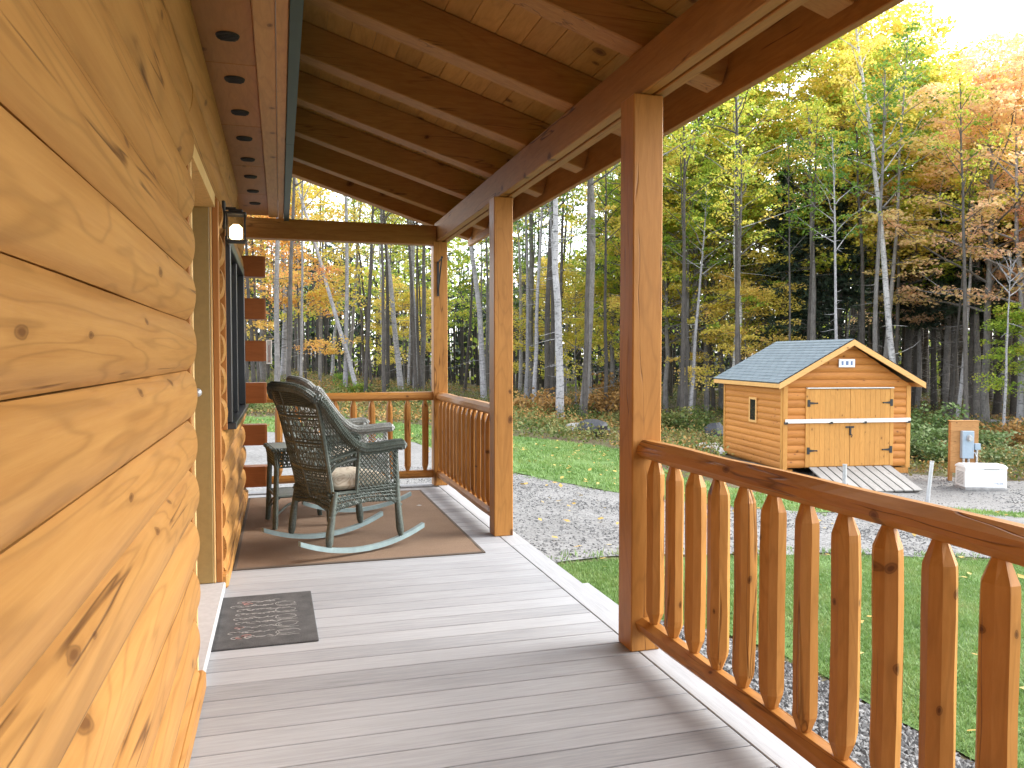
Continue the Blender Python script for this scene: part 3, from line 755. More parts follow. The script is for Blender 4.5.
# doormat with worn print, read from the deck by someone facing the door
dm = thing('doormat', 'small charcoal doormat with worn pale and reddish lettering at the door sill', 'doormat', (-.078, 4.082, 0), R(.5))
b_ = MB(); b_.cbox(-.232, .232, -.395, .395, .001, .009, .003); 
for x in (-.222, -.212): b_.box(x - .002, x + .002, -.39, .39, .009, .0105)
b_.build('mat_base', M['doormat'], dm)
mk = MB(); rs = random.Random(5)
def scrawl(pts, w=.004, m=None):
    for i in range(len(pts) - 1):
        a, b = Vector((*pts[i], .0)), Vector((*pts[i + 1], .0)); d = b - a
        if d.length < 1e-6: continue
        n = Vector((-d.y, d.x, 0)).normalized() * w * .5
        z = Vector((0, 0, .0098)); (m or mk).add([a - n + z, b - n + z, b + n + z, a + n + z], [(0, 1, 2, 3)])
def loop(cx, cy, rx, ry, w=.004, a0=0, a1=6.28, m=None):
    scrawl([(cx + rx * math.cos(a0 + (a1 - a0) * i / 16), cy + ry * math.sin(a0 + (a1 - a0) * i / 16)) for i in range(17)], w, m)
# worn outlined characters: a row of rounded letter shapes near the outer edge, tree-like scribbles inside
for i, cy in enumerate((-.24, -.13, -.015, .10, .21)):
    loop(.10, cy, .055, .038, .004, .4 * i, 4.6 + .3 * i); loop(.10, cy, .043, .024, .0035, 1.2 + i, 5.5 + i)
    scrawl([(.05, cy - .04), (.085, cy - .046), (.15, cy - .043)], .0035)
red = MB()
for i in range(9):
    cy = -.27 + .068 * i; cx = -.06 + rs.uniform(-.02, .02)
    for k in range(7): scrawl([(cx - .07 + .022 * k, cy + rs.uniform(-.012, .012)), (cx - .05 + .024 * k, cy + rs.uniform(-.02, .02)), (cx - .03 + .024 * k, cy + rs.uniform(-.014, .014))], rs.uniform(.003, .008))
    loop(cx - .07, cy, .026, .016, .005, 0, 4.5)
for cx, cy in ((-.10, .27), (-.09, .24), (-.11, -.27), (-.085, -.25), (-.12, -.13)): loop(cx, cy, .02, .012, .007, 0, 5, red)
mk.build('mat_print', M['matmark'], dm, fix=False); red.build('mat_print', M['matred'], dm, fix=False)
# dry leaf scraps
lf = MB(); lf.add([(-.025, 0, .014), (0, -.012, .016), (.028, .002, .014), (.002, .013, .02)], [(0, 1, 2, 3)]); lf.add([(-.012, -.004, .0125), (.010, -.010, .0125), (.012, .008, .0125), (-.008, .006, .0125)], [(0, 1, 2, 3)])
tag(lf.build('dry_leaf', M['paleston'], loc=(1.13, 6.75, 0)), 'pale dry leaf lying on the brown rug', 'leaf')

# wicker furniture
def strand(mb, P, uv, r, n=4):
    mb.tube([P(u, v) for u, v in uv], r, n, False)
def lattice(mb, P, nu, r, seg=14, slope=1.0, nv=None):
    """criss-cross cane over the patch P(u,v), u,v in 0..1"""
    for s in (1, -1):
        for k in range(-nu, 2 * nu + 1):
            uv = []
            for i in range(seg * 2 + 1):
                v = i / (seg * 2); u = k / nu + s * v * slope
                if -1e-6 <= u <= 1 + 1e-6: uv.append((min(max(u, 0), 1), v))
            if len(uv) >= 2: strand(mb, P, uv, r)
def rows(mb, P, v0, v1, n, r, seg=12, amp=0.0):
    for i in range(n):
        v = v0 + (v1 - v0) * i / max(1, n - 1); strand(mb, P, [(q / seg, v) for q in range(seg + 1)], r)
def braid(mb, pts, r, turns=26, n=5):
    """twisted cane edge: two strands winding round a core"""
    pts = [Vector(p) for p in pts]; mb.tube(pts, r * .8, 6, False)
    # resample
    L = [0]
    for i in range(1, len(pts)): L.append(L[-1] + (pts[i] - pts[i - 1]).length)
    m = turns * 5
    for ph in (0, math.pi):
        out = []
        for i in range(m + 1):
            s = L[-1] * i / m; k = max(j for j in range(len(L)) if L[j] <= s + 1e-9); k = min(k, len(pts) - 2)
            t = (s - L[k]) / max(1e-9, L[k + 1] - L[k]); p = pts[k].lerp(pts[k + 1], t); d = (pts[k + 1] - pts[k]).normalized()
            a = d.cross(Vector((0, 0, 1)) if abs(d.z) < .9 else Vector((1, 0, 0))).normalized(); b = d.cross(a)
            th = 2 * math.pi * turns * i / m + ph
            out.append(p + (a * math.cos(th) + b * math.sin(th)) * r * .62)
        mb.tube(out, r * .55, n, False)
def rocker(name, label, loc, rz, mat):
    c = thing(name, label, 'rocking chair', loc, rz, 'wicker rocking chairs on the porch rug')
    def runz(x): return .012 + 1.15 - math.sqrt(1.15 ** 2 - (x - .02) ** 2)
    for s in (-1, 1):
        m = MB(); rg = []
        for i in range(25):
            x = -.45 + .92 * i / 24; z = runz(x)
            rg.append([(x, s * .265 - .017, z), (x, s * .265 + .017, z), (x, s * .265 + .017, z + .030), (x, s * .265 - .017, z + .030)])
        m.rings(rg); m.build('runner', M['runner'], c)
        for nm, xb, xt, zt in (('front_leg', .29, .245, .69), ('rear_leg', -.25, -.20, .42)):
            m = MB(); zb = runz(xb) + .026
            m.tube([(xb, s * .265, zb), (xb * .985, s * .264, zb + .03), (xb * .97, s * .262, zb + .07), (xt + .02 * (1 if xt > 0 else -1), s * .262, .30), (xt, s * .262, zt)], [.016, .024, .026, .021, .019], 10)
            if xb > 0: m.tube([(xb + .002, s * .265, .28), (.20, s * .262, .335), (.10, s * .262, .35)], .011, 6)
            else: m.tube([(xb + .004, s * .265, .26), (-.16, s * .262, .315), (-.06, s * .262, .33)], .011, 6)
            m.build('leg', mat, c, smooth=True)
    # seat frame, apron
    m = MB()
    braid(m, [(.27, -.27, .405), (.27, .27, .405)], .016, 18); braid(m, [(-.23, -.25, .395), (-.23, .25, .395)], .014, 16)
    for s in (-1, 1): braid(m, [(-.22, s * .268, .315), (.02, s * .27, .345), (.26, s * .268, .325)], .014, 20)
    braid(m, [(.265, -.26, .325), (.265, 0, .35), (.265, .26, .325)], .013, 20); braid(m, [(-.225, -.25, .31), (-.225, .0, .335), (-.225, .25, .31)], .013, 20)
    def ap(s): return lambda u, v: (-.225 + .49 * u, s * .27, .33 + .02 * math.sin(math.pi * u) + (.075 - .02 * math.sin(math.pi * u)) * v)
    for s in (-1, 1): lattice(m, ap(s), 14, .0042, 3, .10); rows(m, ap(s), .0, 1, 4, .0055)
    for xx, wd in ((.266, .26), (-.227, .25)):
        P = lambda u, v: (xx, -wd + 2 * wd * u, .335 + .015 * math.sin(math.pi * u) + .065 * v)
        lattice(m, P, 14, .0042, 3, .10); rows(m, P, 0, 1, 4, .0055)
    m.build('seat_apron', mat, c)
    m = MB()
    for i in range(22): 
        x = -.215 + .47 * i / 21; m.tube([(x, -.26, .402), (x, 0, .396), (x, .26, .402)], .0075, 5)
    m.build('seat', mat, c)
    # back: gently curved panel between two stiles, with a wing each side that sweeps down into the arm
    def Pb(u, v):
        uu = 2 * u - 1; z = .37 + .72 * v - .075 * max(0, (v - .78) / .22) * uu ** 4
        return Vector((-.205 - .15 * v ** 1.1 - .065 * (1 - uu * uu) * (.5 + v), uu * (.235 + .06 * v), z))
    def edge(s, t):
        K = [Pb(.5 + .5 * s, 1), Vector((-.325, s * .318, 1.01)), Vector((-.26, s * .328, .915)), Vector((-.175, s * .318, .805)), Vector((-.085, s * .312, .72)), Vector((-.02, s * .31, .690))]
        q = min(t, .9999) * 5; i = int(q); p0, p1, p2, p3 = K[max(i - 1, 0)], K[i], K[i + 1], K[min(i + 2, 5)]; f = q - i
        return .5 * (2 * p1 + (p2 - p0) * f + (2 * p0 - 5 * p1 + 4 * p2 - p3) * f * f + (3 * p1 - p0 - 3 * p2 + p3) * f ** 3)
    m = MB()
    rim = [edge(-1, 1 - k / 16) for k in range(17)] + [Pb(u / 12, 1) for u in range(1, 12)] + [edge(1, k / 16) for k in range(17)]
    m.tube(rim, .021, 8); braid(m, rim, .029, 120, 4)
    for u in (0, 1): m.tube([Pb(u, v / 12) for v in range(13)], .016, 8)
    m.tube([Pb(.5, v / 10) for v in range(11)], .012, 7)
    for v in (.26, .50, .74): m.tube([Pb(u / 10, v) for u in range(11)], .010, 6)
    m.build('back_frame', mat, c, smooth=True)
    m = MB(); lattice(m, Pb, 13, .0042, 22, .75)
    for a_, b2, n_, r_ in ((.02, .22, 8, .0058), (.84, .98, 9, .0072), (.24, .29, 3, .0055), (.47, .53, 3, .0055), (.71, .77, 3, .0055), (.36, .41, 2, .0036), (.60, .65, 2, .0036)): rows(m, Pb, a_, b2, n_, r_)
    for k in range(13): strand(m, Pb, [(k / 12, v / 10) for v in range(11)], .0042)
    for s in (-1, 1):
        def Pg(u, v): return Pb(.5 + .5 * s, 1 - .66 * v).lerp(edge(s, v), u)
        lattice(m, lambda u, v: Pg(u, .10 + .90 * v), 7, .0042, 12, 1.1); rows(m, Pg, .15, .95, 9, .0042)
        m.tube([Pg(u / 8, 1) for u in range(9)], .012, 7)
    m.build('back_weave', mat, c)
    # arms: rolled rail that sweeps down from the back into the arm
    for s in (-1, 1):
        m = MB()
        pts = [edge(s, .86), Vector((-.02, s * .31, .690)), Vector((.08, s * .308, .690)), Vector((.22, s * .304, .700)), Vector((.275, s * .300, .698)), Vector((.285, s * .292, .675))]
        m.tube(pts, [.022, .027, .028, .028, .026, .018], 8); braid(m, pts, .032, 34, 4)
        m.build('arm', mat, c, smooth=True)
        m = MB()
        def top(u):
            for i in range(len(pts) - 1):
                if pts[i].x <= u <= pts[i + 1].x: t = (u - pts[i].x) / (pts[i + 1].x - pts[i].x); return pts[i].lerp(pts[i + 1], t)
            return pts[-1]
        def Pa(u, v):
            x = -.055 + .305 * u; t = top(x); return Vector((x, s * (.272 + (abs(t.y) - .272) * v), .405 + (t.z - .42) * v))
        lattice(m, Pa, 10, .0043, 12, .85); rows(m, Pa, .90, .98, 3, .005); rows(m, Pa, .02, .08, 2, .005)
        m.tube([Pa(0, v / 8) for v in range(9)], .012, 7)
        arch = [(-.225, s * .225, .43), (-.235, s * .24, .53), (-.20, s * .26, .585), (-.13, s * .28, .612), (-.055, s * .292, .625)]
        m.tube(arch, .012, 7); m.tube([(-.225, s * .245, .405), (-.06, s * .272, .408)], .012, 7)
        m.build('arm_panel', mat, c)
    return c
def cushion(label, loc, rz):
    m = MB(); rg = []; n = 28
    prof = [(.0, .80), (.012, .93), (.035, 1.0), (.06, .985), (.082, .90), (.095, .70), (.10, .35)]
    for z, k in prof:
        ring = []
        for q in range(n):
            a = 2 * math.pi * q / n; e = 2 / 4.2
            ring.append((.225 * k * math.copysign(abs(math.cos(a)) ** e, math.cos(a)), .245 * k * math.copysign(abs(math.sin(a)) ** e, math.sin(a)), z + .004 * mnoise.noise((math.cos(a) * 2, math.sin(a) * 2, z * 9))))
        rg.append(ring)
    m.rings(rg); o = m.build('seat_cushion', M['cush'], smooth=True, loc=loc); o.rotation_euler = (0, 0, rz); return tag(o, label, 'cushion')
C1 = (.40, 5.48, .011); C2 = (.53, 6.84, .011)
rocker('rocking_chair', 'dark wicker rocking chair nearest the camera, on blue grey runners', C1, R(25), M['wick'])
rocker('rocking_chair', 'second wicker rocking chair half hidden behind the nearer one', C2, R(14), M['wick_sunlit'])
def seat_at(c, rz, lx): return (c[0] + lx * math.cos(rz), c[1] + lx * math.sin(rz), .011 + .411)
cushion('tan swirl patterned cushion in the nearer rocking chair', seat_at(C1, R(25), .015), R(25))
cushion('tan patterned cushion in the rocking chair farther back', seat_at(C2, R(14), .015), R(14))
# side table
st = thing('side_table', 'small dark wicker side table with grey top between rocking chair and log wall', 'side table', (.125, 6.36, .011), R(8))
m = MB(); m.cbox(-.21, .21, -.21, .21, .575, .600, .010); m.build('table_top', M['wicktop'], st)
m = MB(); braid(m, [(-.215, -.215, .585), (.215, -.215, .585), (.215, .215, .585), (-.215, .215, .585), (-.215, -.215, .585)], .016, 70, 4)
for a in range(4):
    Rm = Matrix.Rotation(a * math.pi / 2, 4, 'Z')
    P = lambda u, v: Rm @ Vector((-.2 + .4 * u, -.212 + .024 * (1 - v), .455 + .12 * v))
    lattice(m, P, 12, .0042, 4, .16); rows(m, P, 0, 1, 6, .0062)
    for q in range(14): strand(m, P, [(q / 13, v / 3) for v in range(4)], .006)
m.build('table_apron', M['wick'], st)
for sx in (-1, 1):
    for sy in (-1, 1):
        m = MB(); m.tube([(sx * .205, sy * .205, .0), (sx * .20, sy * .20, .03), (sx * .185, sy * .185, .46), (sx * .19, sy * .19, .57)], [.018, .021, .019, .018], 9); m.build('leg', M['wick'], st, smooth=True)
m = MB(); m.cbox(-.175, .175, -.175, .175, .225, .243, .005); m.tube([(-.19, -.19, .236), (.19, -.19, .236), (.19, .19, .236), (-.19, .19, .236), (-.19, -.19, .236)], .011, 6)
for a in range(4):
    Rm = Matrix.Rotation(a * math.pi / 2, 4, 'Z'); m.tube([Rm @ Vector(p) for p in ((-.195, -.195, .10), (-.10, -.18, .175), (0, -.175, .20), (.10, -.18, .175), (.195, -.195, .10))], .009, 6)
m.build('shelf', M['wicktop'], st)


# ------------------------------------------------------------------ shed
SX, SY_, SRZ = 11.80, 16.88, R(-7.65)
FZ = -1.45
shed = thing('garden_shed', 'small log sided shed with slate blue shingle roof and plank double doors', 'shed', (SX, SY_, 0), SRZ)
W_, D_ = 3.35, 3.5; WT = .56; RIDGE = 1.60; 
def siding(mb, p0, p1, z0, z1, out, pitch=.185, b=.028, nseg=7, clip=None):
    """stack of half-round log courses between two plan points"""
    p0, p1 = Vector((*p0, 0)), Vector((*p1, 0)); o = Vector((*out, 0)); z = z0
    while z < z1 - .01:
        zt = min(z + pitch, z1); rg = []
        for e in (0, 1):
            def q(zz): return ((p0, p1) if clip is None else clip(zz))[e]
            r = [q(z) - o * .03 + Vector((0, 0, z))]
            for k in range(nseg):
                t = k / (nseg - 1); zz = z + .002 + (zt - z - .004) * t; r.append(q(zz) + o * (b * math.sin(math.pi * t) ** .6) + Vector((0, 0, zz)))
            r.append(q(zt) - o * .03 + Vector((0, 0, zt))); rg.append(r)
        mb.rings(rg); z = zt
m = MB()
siding(m, (.10, 0), (.56, 0), FZ - .02, .50, (0, -1)); siding(m, (2.90, 0), (W_ - .10, 0), FZ - .02, .50, (0, -1))
sl = (RIDGE - WT) / (W_ / 2)
def gab(z):
    h = max(0, (z - WT) / sl); return Vector((max(.02, h), 0, 0)), Vector((min(W_ - .02, W_ - h), 0, 0))
siding(m, (.02, 0), (W_ - .02, 0), .503, RIDGE - .06, (0, -1), clip=gab)
m.build('front_wall', M['shedlog'], shed, smooth=True)
m = MB(); siding(m, (0, .10), (0, D_ - .1), FZ - .06, WT + .02, (-1, 0), .165, .022); m.build('side_wall', M['shedside'], shed, smooth=True)
m = MB(); m.box(.04, W_ - .04, D_ - .03, D_, FZ, WT); m.box(W_ - .03, W_, .1, D_ - .1, FZ, WT); m.add([(.05, D_ - .01, WT), (W_ - .05, D_ - .01, WT), (W_ / 2, D_ - .01, RIDGE - .03)], [(0, 1, 2)]); m.box(.06, W_ - .06, .05, D_ - .05, FZ - .03, FZ); m.build('rear_wall', M['shedside'], shed)
m = MB()
for x0, x1, y0, y1 in ((-.02, .095, -.034, .0), (-.036, -.0, .001, .095), (W_ - .095, W_ + .02, -.034, 0), (-.036, .0, D_ - .095, D_)): m.cbox(x0, x1, y0, y1, FZ - .06, WT - .02, .004)
m.build('corner_trim', M['sheddoor'], shed)
# doors
def shed_door(x0, x1):
    m = MB(); n = 8; w = (x1 - x0) / n
    for k in range(n): m.cbox(x0 + k * w + .001, x0 + (k + 1) * w - .001, -.045, -.012, FZ + .01, .46, .003)
    return m.build('plank_door', M['sheddoor'], shed)
DX0, DX1 = .60, 2.86
dL = shed_door(DX0 + .06, (DX0 + DX1) / 2 - .004); dR = shed_door((DX0 + DX1) / 2 + .004, DX1 - .06)
m = MB(); m.cbox(DX0 - .04, DX0 + .055, -.05, -.005, FZ, .475, .003); m.build('door_jamb', M['sheddoor'], shed)
m = MB(); m.cbox(DX1 - .055, DX1 + .04, -.05, -.005, FZ, .475, .003); m.build('door_jamb', M['sheddoor'], shed)
m = MB(); m.box(DX0 - .02, DX1 + .02, -.085, -.0, .478, .503); m.build('drip_cap', M['whitebar'], shed)
for dd, xh, sg in ((dL, DX0 + .03, 1), (dR, DX1 - .03, -1)):
    for z in (.12, -1.05):
        m = MB(); m.box(xh - .035 * 1, xh + .035, -.062, -.051, z - .085, z + .085); m.add([(xh, -.060, z - .035), (xh, -.060, z + .035), (xh + sg * .24, -.060, z + .008), (xh + sg * .24, -.060, z - .008), (xh, -.05, z - .035), (xh, -.05, z + .035), (xh + sg * .24, -.05, z + .008), (xh + sg * .24, -.05, z - .008)], [(0, 1, 2, 3), (4, 7, 6, 5), (0, 4, 5, 1), (1, 5, 6, 2), (2, 6, 7, 3), (3, 7, 4, 0)])
        m.ball((xh + sg * .22, -.058, z), .022, 8, 5); m.build('strap_hinge', M['black'], dd)
xm = (DX0 + DX1) / 2
m = MB(); m.box(xm - .12, xm + .10, -.062, -.046, -.50, -.455); m.box(xm - .02, xm + .02, -.075, -.046, -.68, -.46); m.tube([(xm, -.07, -.64), (xm + .035, -.09, -.67), (xm + .02, -.08, -.73)], .012, 6); m.build('door_latch', M['black'], dL)
m = MB(); m.cbox(.0, W_ - .03, -.115, -.086, -.365, -.265, .004); m.build('security_bar', M['whitebar'], shed)
m = MB()
for x in (.03, 1.20, 2.10, W_ - .07): m.box(x - .03, x + .03, -.125, -.030, -.39, -.335)
m.build('bar_bracket', M['black'], shed)
m = MB(); m.box(1.40, 1.82, -.075, -.045, 1.0, 1.20); so = m.build('gable_sign', M['white'], shed)
m = MB()
for x, w in ((1.49, .05), (1.61, .07), (1.73, .05)): m.cbox(x - w / 2, x + w / 2, -.080, -.0755, 1.05, 1.15, .0015)
m.build('sign_print', M['signblue'], so)
# side window
m = MB(); m.cbox(-.052, -.02, 1.38, 1.44, -.47, .19, .003); m.cbox(-.052, -.02, 1.76, 1.82, -.47, .19, .003); m.cbox(-.052, -.02, 1.44, 1.76, .13, .19, .003); m.cbox(-.052, -.02, 1.44, 1.76, -.47, -.41, .003)
wo = m.build('window', M['shedtrim'], shed); m = MB(); m.box(-.040, -.034, 1.44, 1.76, -.41, .13); m.build('window_pane', M['glass'], wo)
# roof
OV, OF = .25, .26; EZ = WT + .085
def roofz(x): return 1.69 - abs(x - W_ / 2) * (1.69 - .63) / (W_ / 2 + OV)
me = bpy.data.meshes.new('shingle_roof'); vs = []; fs = []; uvs = []
for s in (-1, 1):
    xe = W_ / 2 + s * (W_ / 2 + OV); L = math.hypot(W_ / 2 + OV, 1.06); NR = 15
    for k in range(NR):
        t0, t1 = k / NR, (k + 1) / NR + .004
        for yy in (0,):
            b = len(vs)
            for t, dz in ((t0, .006), (t1, .020)):
                x = W_ / 2 + (xe - W_ / 2) * t; z = 1.69 - 1.06 * t + dz
                for y in (-OF, D_ + .2): vs.append((x, y, z)); uvs.append((y, L * t))
            fs.append((b, b + 1, b + 3, b + 2))
            vs += [(vs[b + 2][0], vs[b + 2][1], vs[b + 2][2] - .018), (vs[b + 3][0], vs[b + 3][1], vs[b + 3][2] - .018)]; uvs += [uvs[b + 2], uvs[b + 3]]; fs.append((b + 2, b + 3, b + 5, b + 4))
me.from_pydata(vs, [], fs); ul = me.uv_layers.new(name='UVMap')
for lp in me.loops: ul.data[lp.index].uv = uvs[lp.vertex_index]
bm = bmesh.new(); bm.from_mesh(me)
for f in bm.faces:
    if f.normal.z < -.01: f.normal_flip()
bm.to_mesh(me); bm.free()
me.materials.append(M['shingle']); ro = bpy.data.objects.new('shingle_roof', me); COL.objects.link(ro); ro.parent = shed
m = MB()
for s in (-1, 1):
    xe = W_ / 2 + s * (W_ / 2 + OV)
    for y0, y1, t in ((-OF, D_ + .2, .03),):
        v = [(W_ / 2, y0, 1.69 - t), (xe, y0, .63 - t), (xe, y1, .63 - t), (W_ / 2, y1, 1.69 - t)]
        v += [(a, b_, c + t - .002) for a, b_, c in v]
        m.add(v, [(0, 1, 2, 3), (4, 7, 6, 5), (0, 4, 5, 1), (1, 5, 6, 2), (2, 6, 7, 3), (3, 7, 4, 0)])
m.build('roof_deck', M['black'], shed)
m = MB()
for s in (-1, 1):
    xe = W_ / 2 + s * (W_ / 2 + OV)
    for (ya, yb, da, db) in ((-OF - .022, -OF, .015, .155), (-OF + .001, -.03, .060, .085)):
        v = [(W_ / 2, ya, 1.69 - da), (xe, ya, .63 - da), (xe, ya, .63 - db), (W_ / 2, ya, 1.69 - db)]; v += [(a, yb, c) for a, b_, c in v]
        m.add(v, [(0, 1, 2, 3), (4, 7, 6, 5), (0, 4, 5, 1), (1, 5, 6, 2), (2, 6, 7, 3), (3, 7, 4, 0)])
m.build('rake_trim', M['shedtrim'], shed)
m = MB(); m.cbox(-OV - .004, -OV + .018, -OF, D_ + .2, .50, .605, .003); m.box(-OV + .02, -.0, -.02, D_ + .2, .515, .535); m.cbox(W_ + OV - .018, W_ + OV, -OF, D_ + .2, .50, .605, .003); m.build('eave_trim', M['shedtrim'], shed)
m = MB()
for x in (.1, 1.6, 3.1): m.box(x, x + .14, -.02, D_, FZ - .20, FZ - .062)
m.box(W_ - .38, W_ - .02, -.03, .20, FZ - .20, FZ - .062)
m.build('skid_beam', M['postw'], shed)
m = MB()
for x in (.15, W_ - .3):
    for y in (.1, 1.7, 3.2): m.box(x, x + .25, y, y + .3, -2.0, FZ - .202)
m.build('block_footing', M['stone'], shed)
# ramp
ramp = thing('loading_ramp', 'weathered grey plank ramp leading down from the shed doors', 'ramp', (SX, SY_, 0), SRZ)
def r3(lx, ly):
    c, s = math.cos(SRZ), math.sin(SRZ); return SX + lx * c - ly * s, SY_ + lx * s + ly * c
zend = gz(*r3(1.73, -1.30)) + .04; z_top = FZ + .0
m = MB(); aR = math.atan2(z_top - zend, 1.25); Mr = Matrix.Translation((0, -.05, z_top)) @ Matrix.Rotation(aR, 4, 'X'); Lr = 1.25 / math.cos(aR)
k = 0; x = .66
while x < 2.82:
    m.cbox(x, x + .205, -Lr, 0, -.035, random.uniform(-.003, .003), .004, Mr); x += .245
m.build('ramp_planks', M['ramp'], ramp)
m = MB()
for yy in (-1.2, -.75, -.25): m.box(.68, 2.84, yy, yy + .09, -.12, -.037, Mr)
m.build('ramp_joist', M['bark_dark'], ramp)
# pipes
def pipe(u, Zc, ztop, lean, label):
    x, y = from_view(u, Zc); zb = gz(x, y) - .05
    t = thing('pipe_stake', label, 'pipe stake', (x, y, zb))
    m = MB(); m.tube([(0, 0, 0), (lean * .5, 0, (ztop - zb) * .5), (lean, 0, ztop - zb)], .042, 12, False); m.tube([(lean, 0, ztop - zb), (0, 0, 0)], .036, 12, False); m.build('pipe', M['steel'], t, smooth=True)
    m = MB(); m.tube([(lean, 0, ztop - zb - .012), (lean, 0, ztop - zb + .006)], [.047, .047], 12); m.build('pipe_cap', M['steel'], t)
pipe(846.3, 16.6, -.98, 0, 'upright grey pipe in front of the shed ramp')
pipe(929.5, 17.0, -.97, .11, 'leaning grey pipe stake between the shed ramp and the white generator')
# meter board
mx, my = 16.72, 16.30; mz = gz(mx, my) + .06
mb_ = thing('meter_board', 'free standing plywood board carrying a grey electric meter box behind the generator', 'meter board', (mx, my, mz), R(-20)); mb_.scale = (.88, 1, 1)
m = MB()
for k in range(5): m.cbox(-.39, .39, -.02, .02, .18 + k * .262, .18 + k * .262 + .260, .004)
m.build('backing_board', M['ply'], mb_)
m = MB(); m.cbox(-.39, -.30, .022, .11, -.1, 1.47, .005); m.cbox(.30, .39, .022, .11, -.1, 1.47, .005); m.cbox(-.41, .41, -.03, .12, 1.491, 1.515, .004); m.build('post', M['ply'], mb_)
m = MB(); m.cbox(-.13, .20, -.15, -.021, .56, 1.26, .012)
mo = m.build('meter_box', M['greybox'], mb_)
m = MB(); m.tube([(.06, -.150, 1.08), (.06, -.19, 1.08)], [.085, .085], 18); m.tube([(.06, -.19, 1.08), (.06, -.25, 1.08)], [.07, .06], 18); m.build('meter_dial', M['steel'], mo, smooth=True)
m = MB(); m.cbox(.24, .40, -.12, -.021, .78, .94, .008); m.build('junction_box', M['greybox'], mb_)
m = MB()
for x in (-.06, .08): m.tube([(x, -.09, .56), (x, -.09, -.1)], .035, 10)
m.tube([(.32, -.07, .78), (.32, -.07, .45), (.25, -.07, .36), (.25, -.07, -.1)], .03, 8); m.tube([(.18, -.08, .70), (.26, -.08, .70), (.30, -.08, .60)], .02, 8)
m.build('conduit', M['steel'], mb_, smooth=True)
# generator
gx, gy = 16.28, 15.36; gzz = gz(gx, gy)
gen = thing('standby_generator', 'white standby generator cabinet on the gravel beside the shed', 'generator', (gx, gy, gzz), R(-21)); gen.scale = (.80, .80, .86)
m = MB(); m.cbox(-.62, .62, -.35, .35, .0, .07, .01); m.build('generator_base', M['stone'], gen)
m = MB(); m.cbox(-.60, .60, -.32, .32, .072, .60, .02); body = m.build('generator_body', M['white'], gen)
m = MB(); 
rg = [[(-.61, -.33, .605), (.61, -.33, .605), (.61, .33, .605), (-.61, .33, .605)], [(-.61, -.33, .650), (.61, -.33, .650), (.61, .33, .650), (-.61, .33, .650)], [(-.57, -.22, .71), (.57, -.22, .71), (.57, .22, .71), (-.57, .22, .71)]]
m.rings(rg); m.build('generator_lid', M['white'], gen)
m = MB(); m.box(-.06, .36, -.336, -.331, .585, .603)
m.build('lid_gap', M['stone'], body)
m = MB()
for q in range(9): m.box(-.606, -.601, -.22, .22, .16 + q * .04, .175 + q * .04)
m.build('louvre', M['stone'], body)
# maker's mark: a short grey line of slanted letters with a rule below
m = MB(); xx = .22
for q in range(8):
    m.box(xx, xx + .007, -.3235, -.3212, .19, .225)
    if q % 3 != 1: m.box(xx + .008, xx + .022, -.3235, -.3212, .218, .225)
    if q % 2: m.box(xx + .008, xx + .022, -.3235, -.3212, .19, .196)
    if q % 4 == 2: m.box(xx + .022, xx + .028, -.3235, -.3212, .19, .225)
    xx += .036
m.box(.30, .50, -.3235, -.3212, .165, .172)
m.build('maker_mark', M['signblue'], body)

# rocks
def rock(name, label, u, v, sx, sy, sz, mat, seed, group=None):
    x, y, Z = on_ground(u, v); m = MB(); m.ball((0, 0, 0), 1, 12, 8)
    m.v = [tuple(Vector(p) * (1 + .28 * mnoise.noise((p[0] * 1.3 + seed, p[1] * 1.3, p[2] * 1.3)))) for p in m.v]
    m.v = [(p[0] * sx, p[1] * sy, p[2] * sz + sz * .55) for p in m.v]
    o = m.build(name, mat, loc=(x, y, gz(x, y))); o.rotation_euler = (0, 0, seed); return tag(o, label, 'rock', group)
rock('boulder', 'dark blue grey boulder tilted at the edge of the lawn between the two nearer posts', 594, 436, .62, .45, .36, M['darkston'], 2.6)
rock('boulder', 'grey flat stone left of the dark boulder at the lawn edge', 577, 433, .5, .4, .22, M['stone'], 5.1)
rock('boulder', 'dark rounded boulder against the left side of the shed', 716, 440, .40, .40, .42, M['darkston'], 1.2)
rock('flat_stone', 'pale flat stone on the bank left of the shed, nearest the railing', 708, 449, .55, .3, .13, M['paleston'], 3.3)
rock('flat_stone', 'pale flat stone on the bank left of the shed, closest to the shed wall', 722, 453, .45, .3, .10, M['paleston'], 4.4)
rock('boulder', 'mossy dark boulder deep among the trunks above the far rocking chair', 328, 372, 1.1, .9, .8, M['darkston'], 7.7)


# ------------------------------------------------------------------ trees
def leaves_from(C, size, flat=.22, droop=.15, aspect=.62):
    """one rhombic leaf per centre; normals lean upward"""
    N = len(C); n = RNG.normal(0, 1, (N, 3)); n[:, 2] = np.abs(n[:, 2]) + flat * 2; n /= np.linalg.norm(n, axis=1)[:, None]
    a = RNG.normal(0, 1, (N, 3)); a -= n * (a * n).sum(1)[:, None]; a /= np.linalg.norm(a, axis=1)[:, None]; b = np.cross(n, a)
    s = size * RNG.uniform(.6, 1.25, (N, 1)); 
    return np.stack([C + a * s, C + b * s * aspect, C - a * s * .8, C - b * s * aspect], 1).reshape(-1, 3)
def limb_pts(p, d, L, n, wob, lift, rs):
    pts = [Vector(p)]; d = Vector(d).normalized()
    for i in range(n):
        d = (d + Vector((rs.gauss(0, wob), rs.gauss(0, wob), rs.gauss(0, wob) + lift))).normalized(); pts.append(pts[-1] + d * (L / n))
    return pts
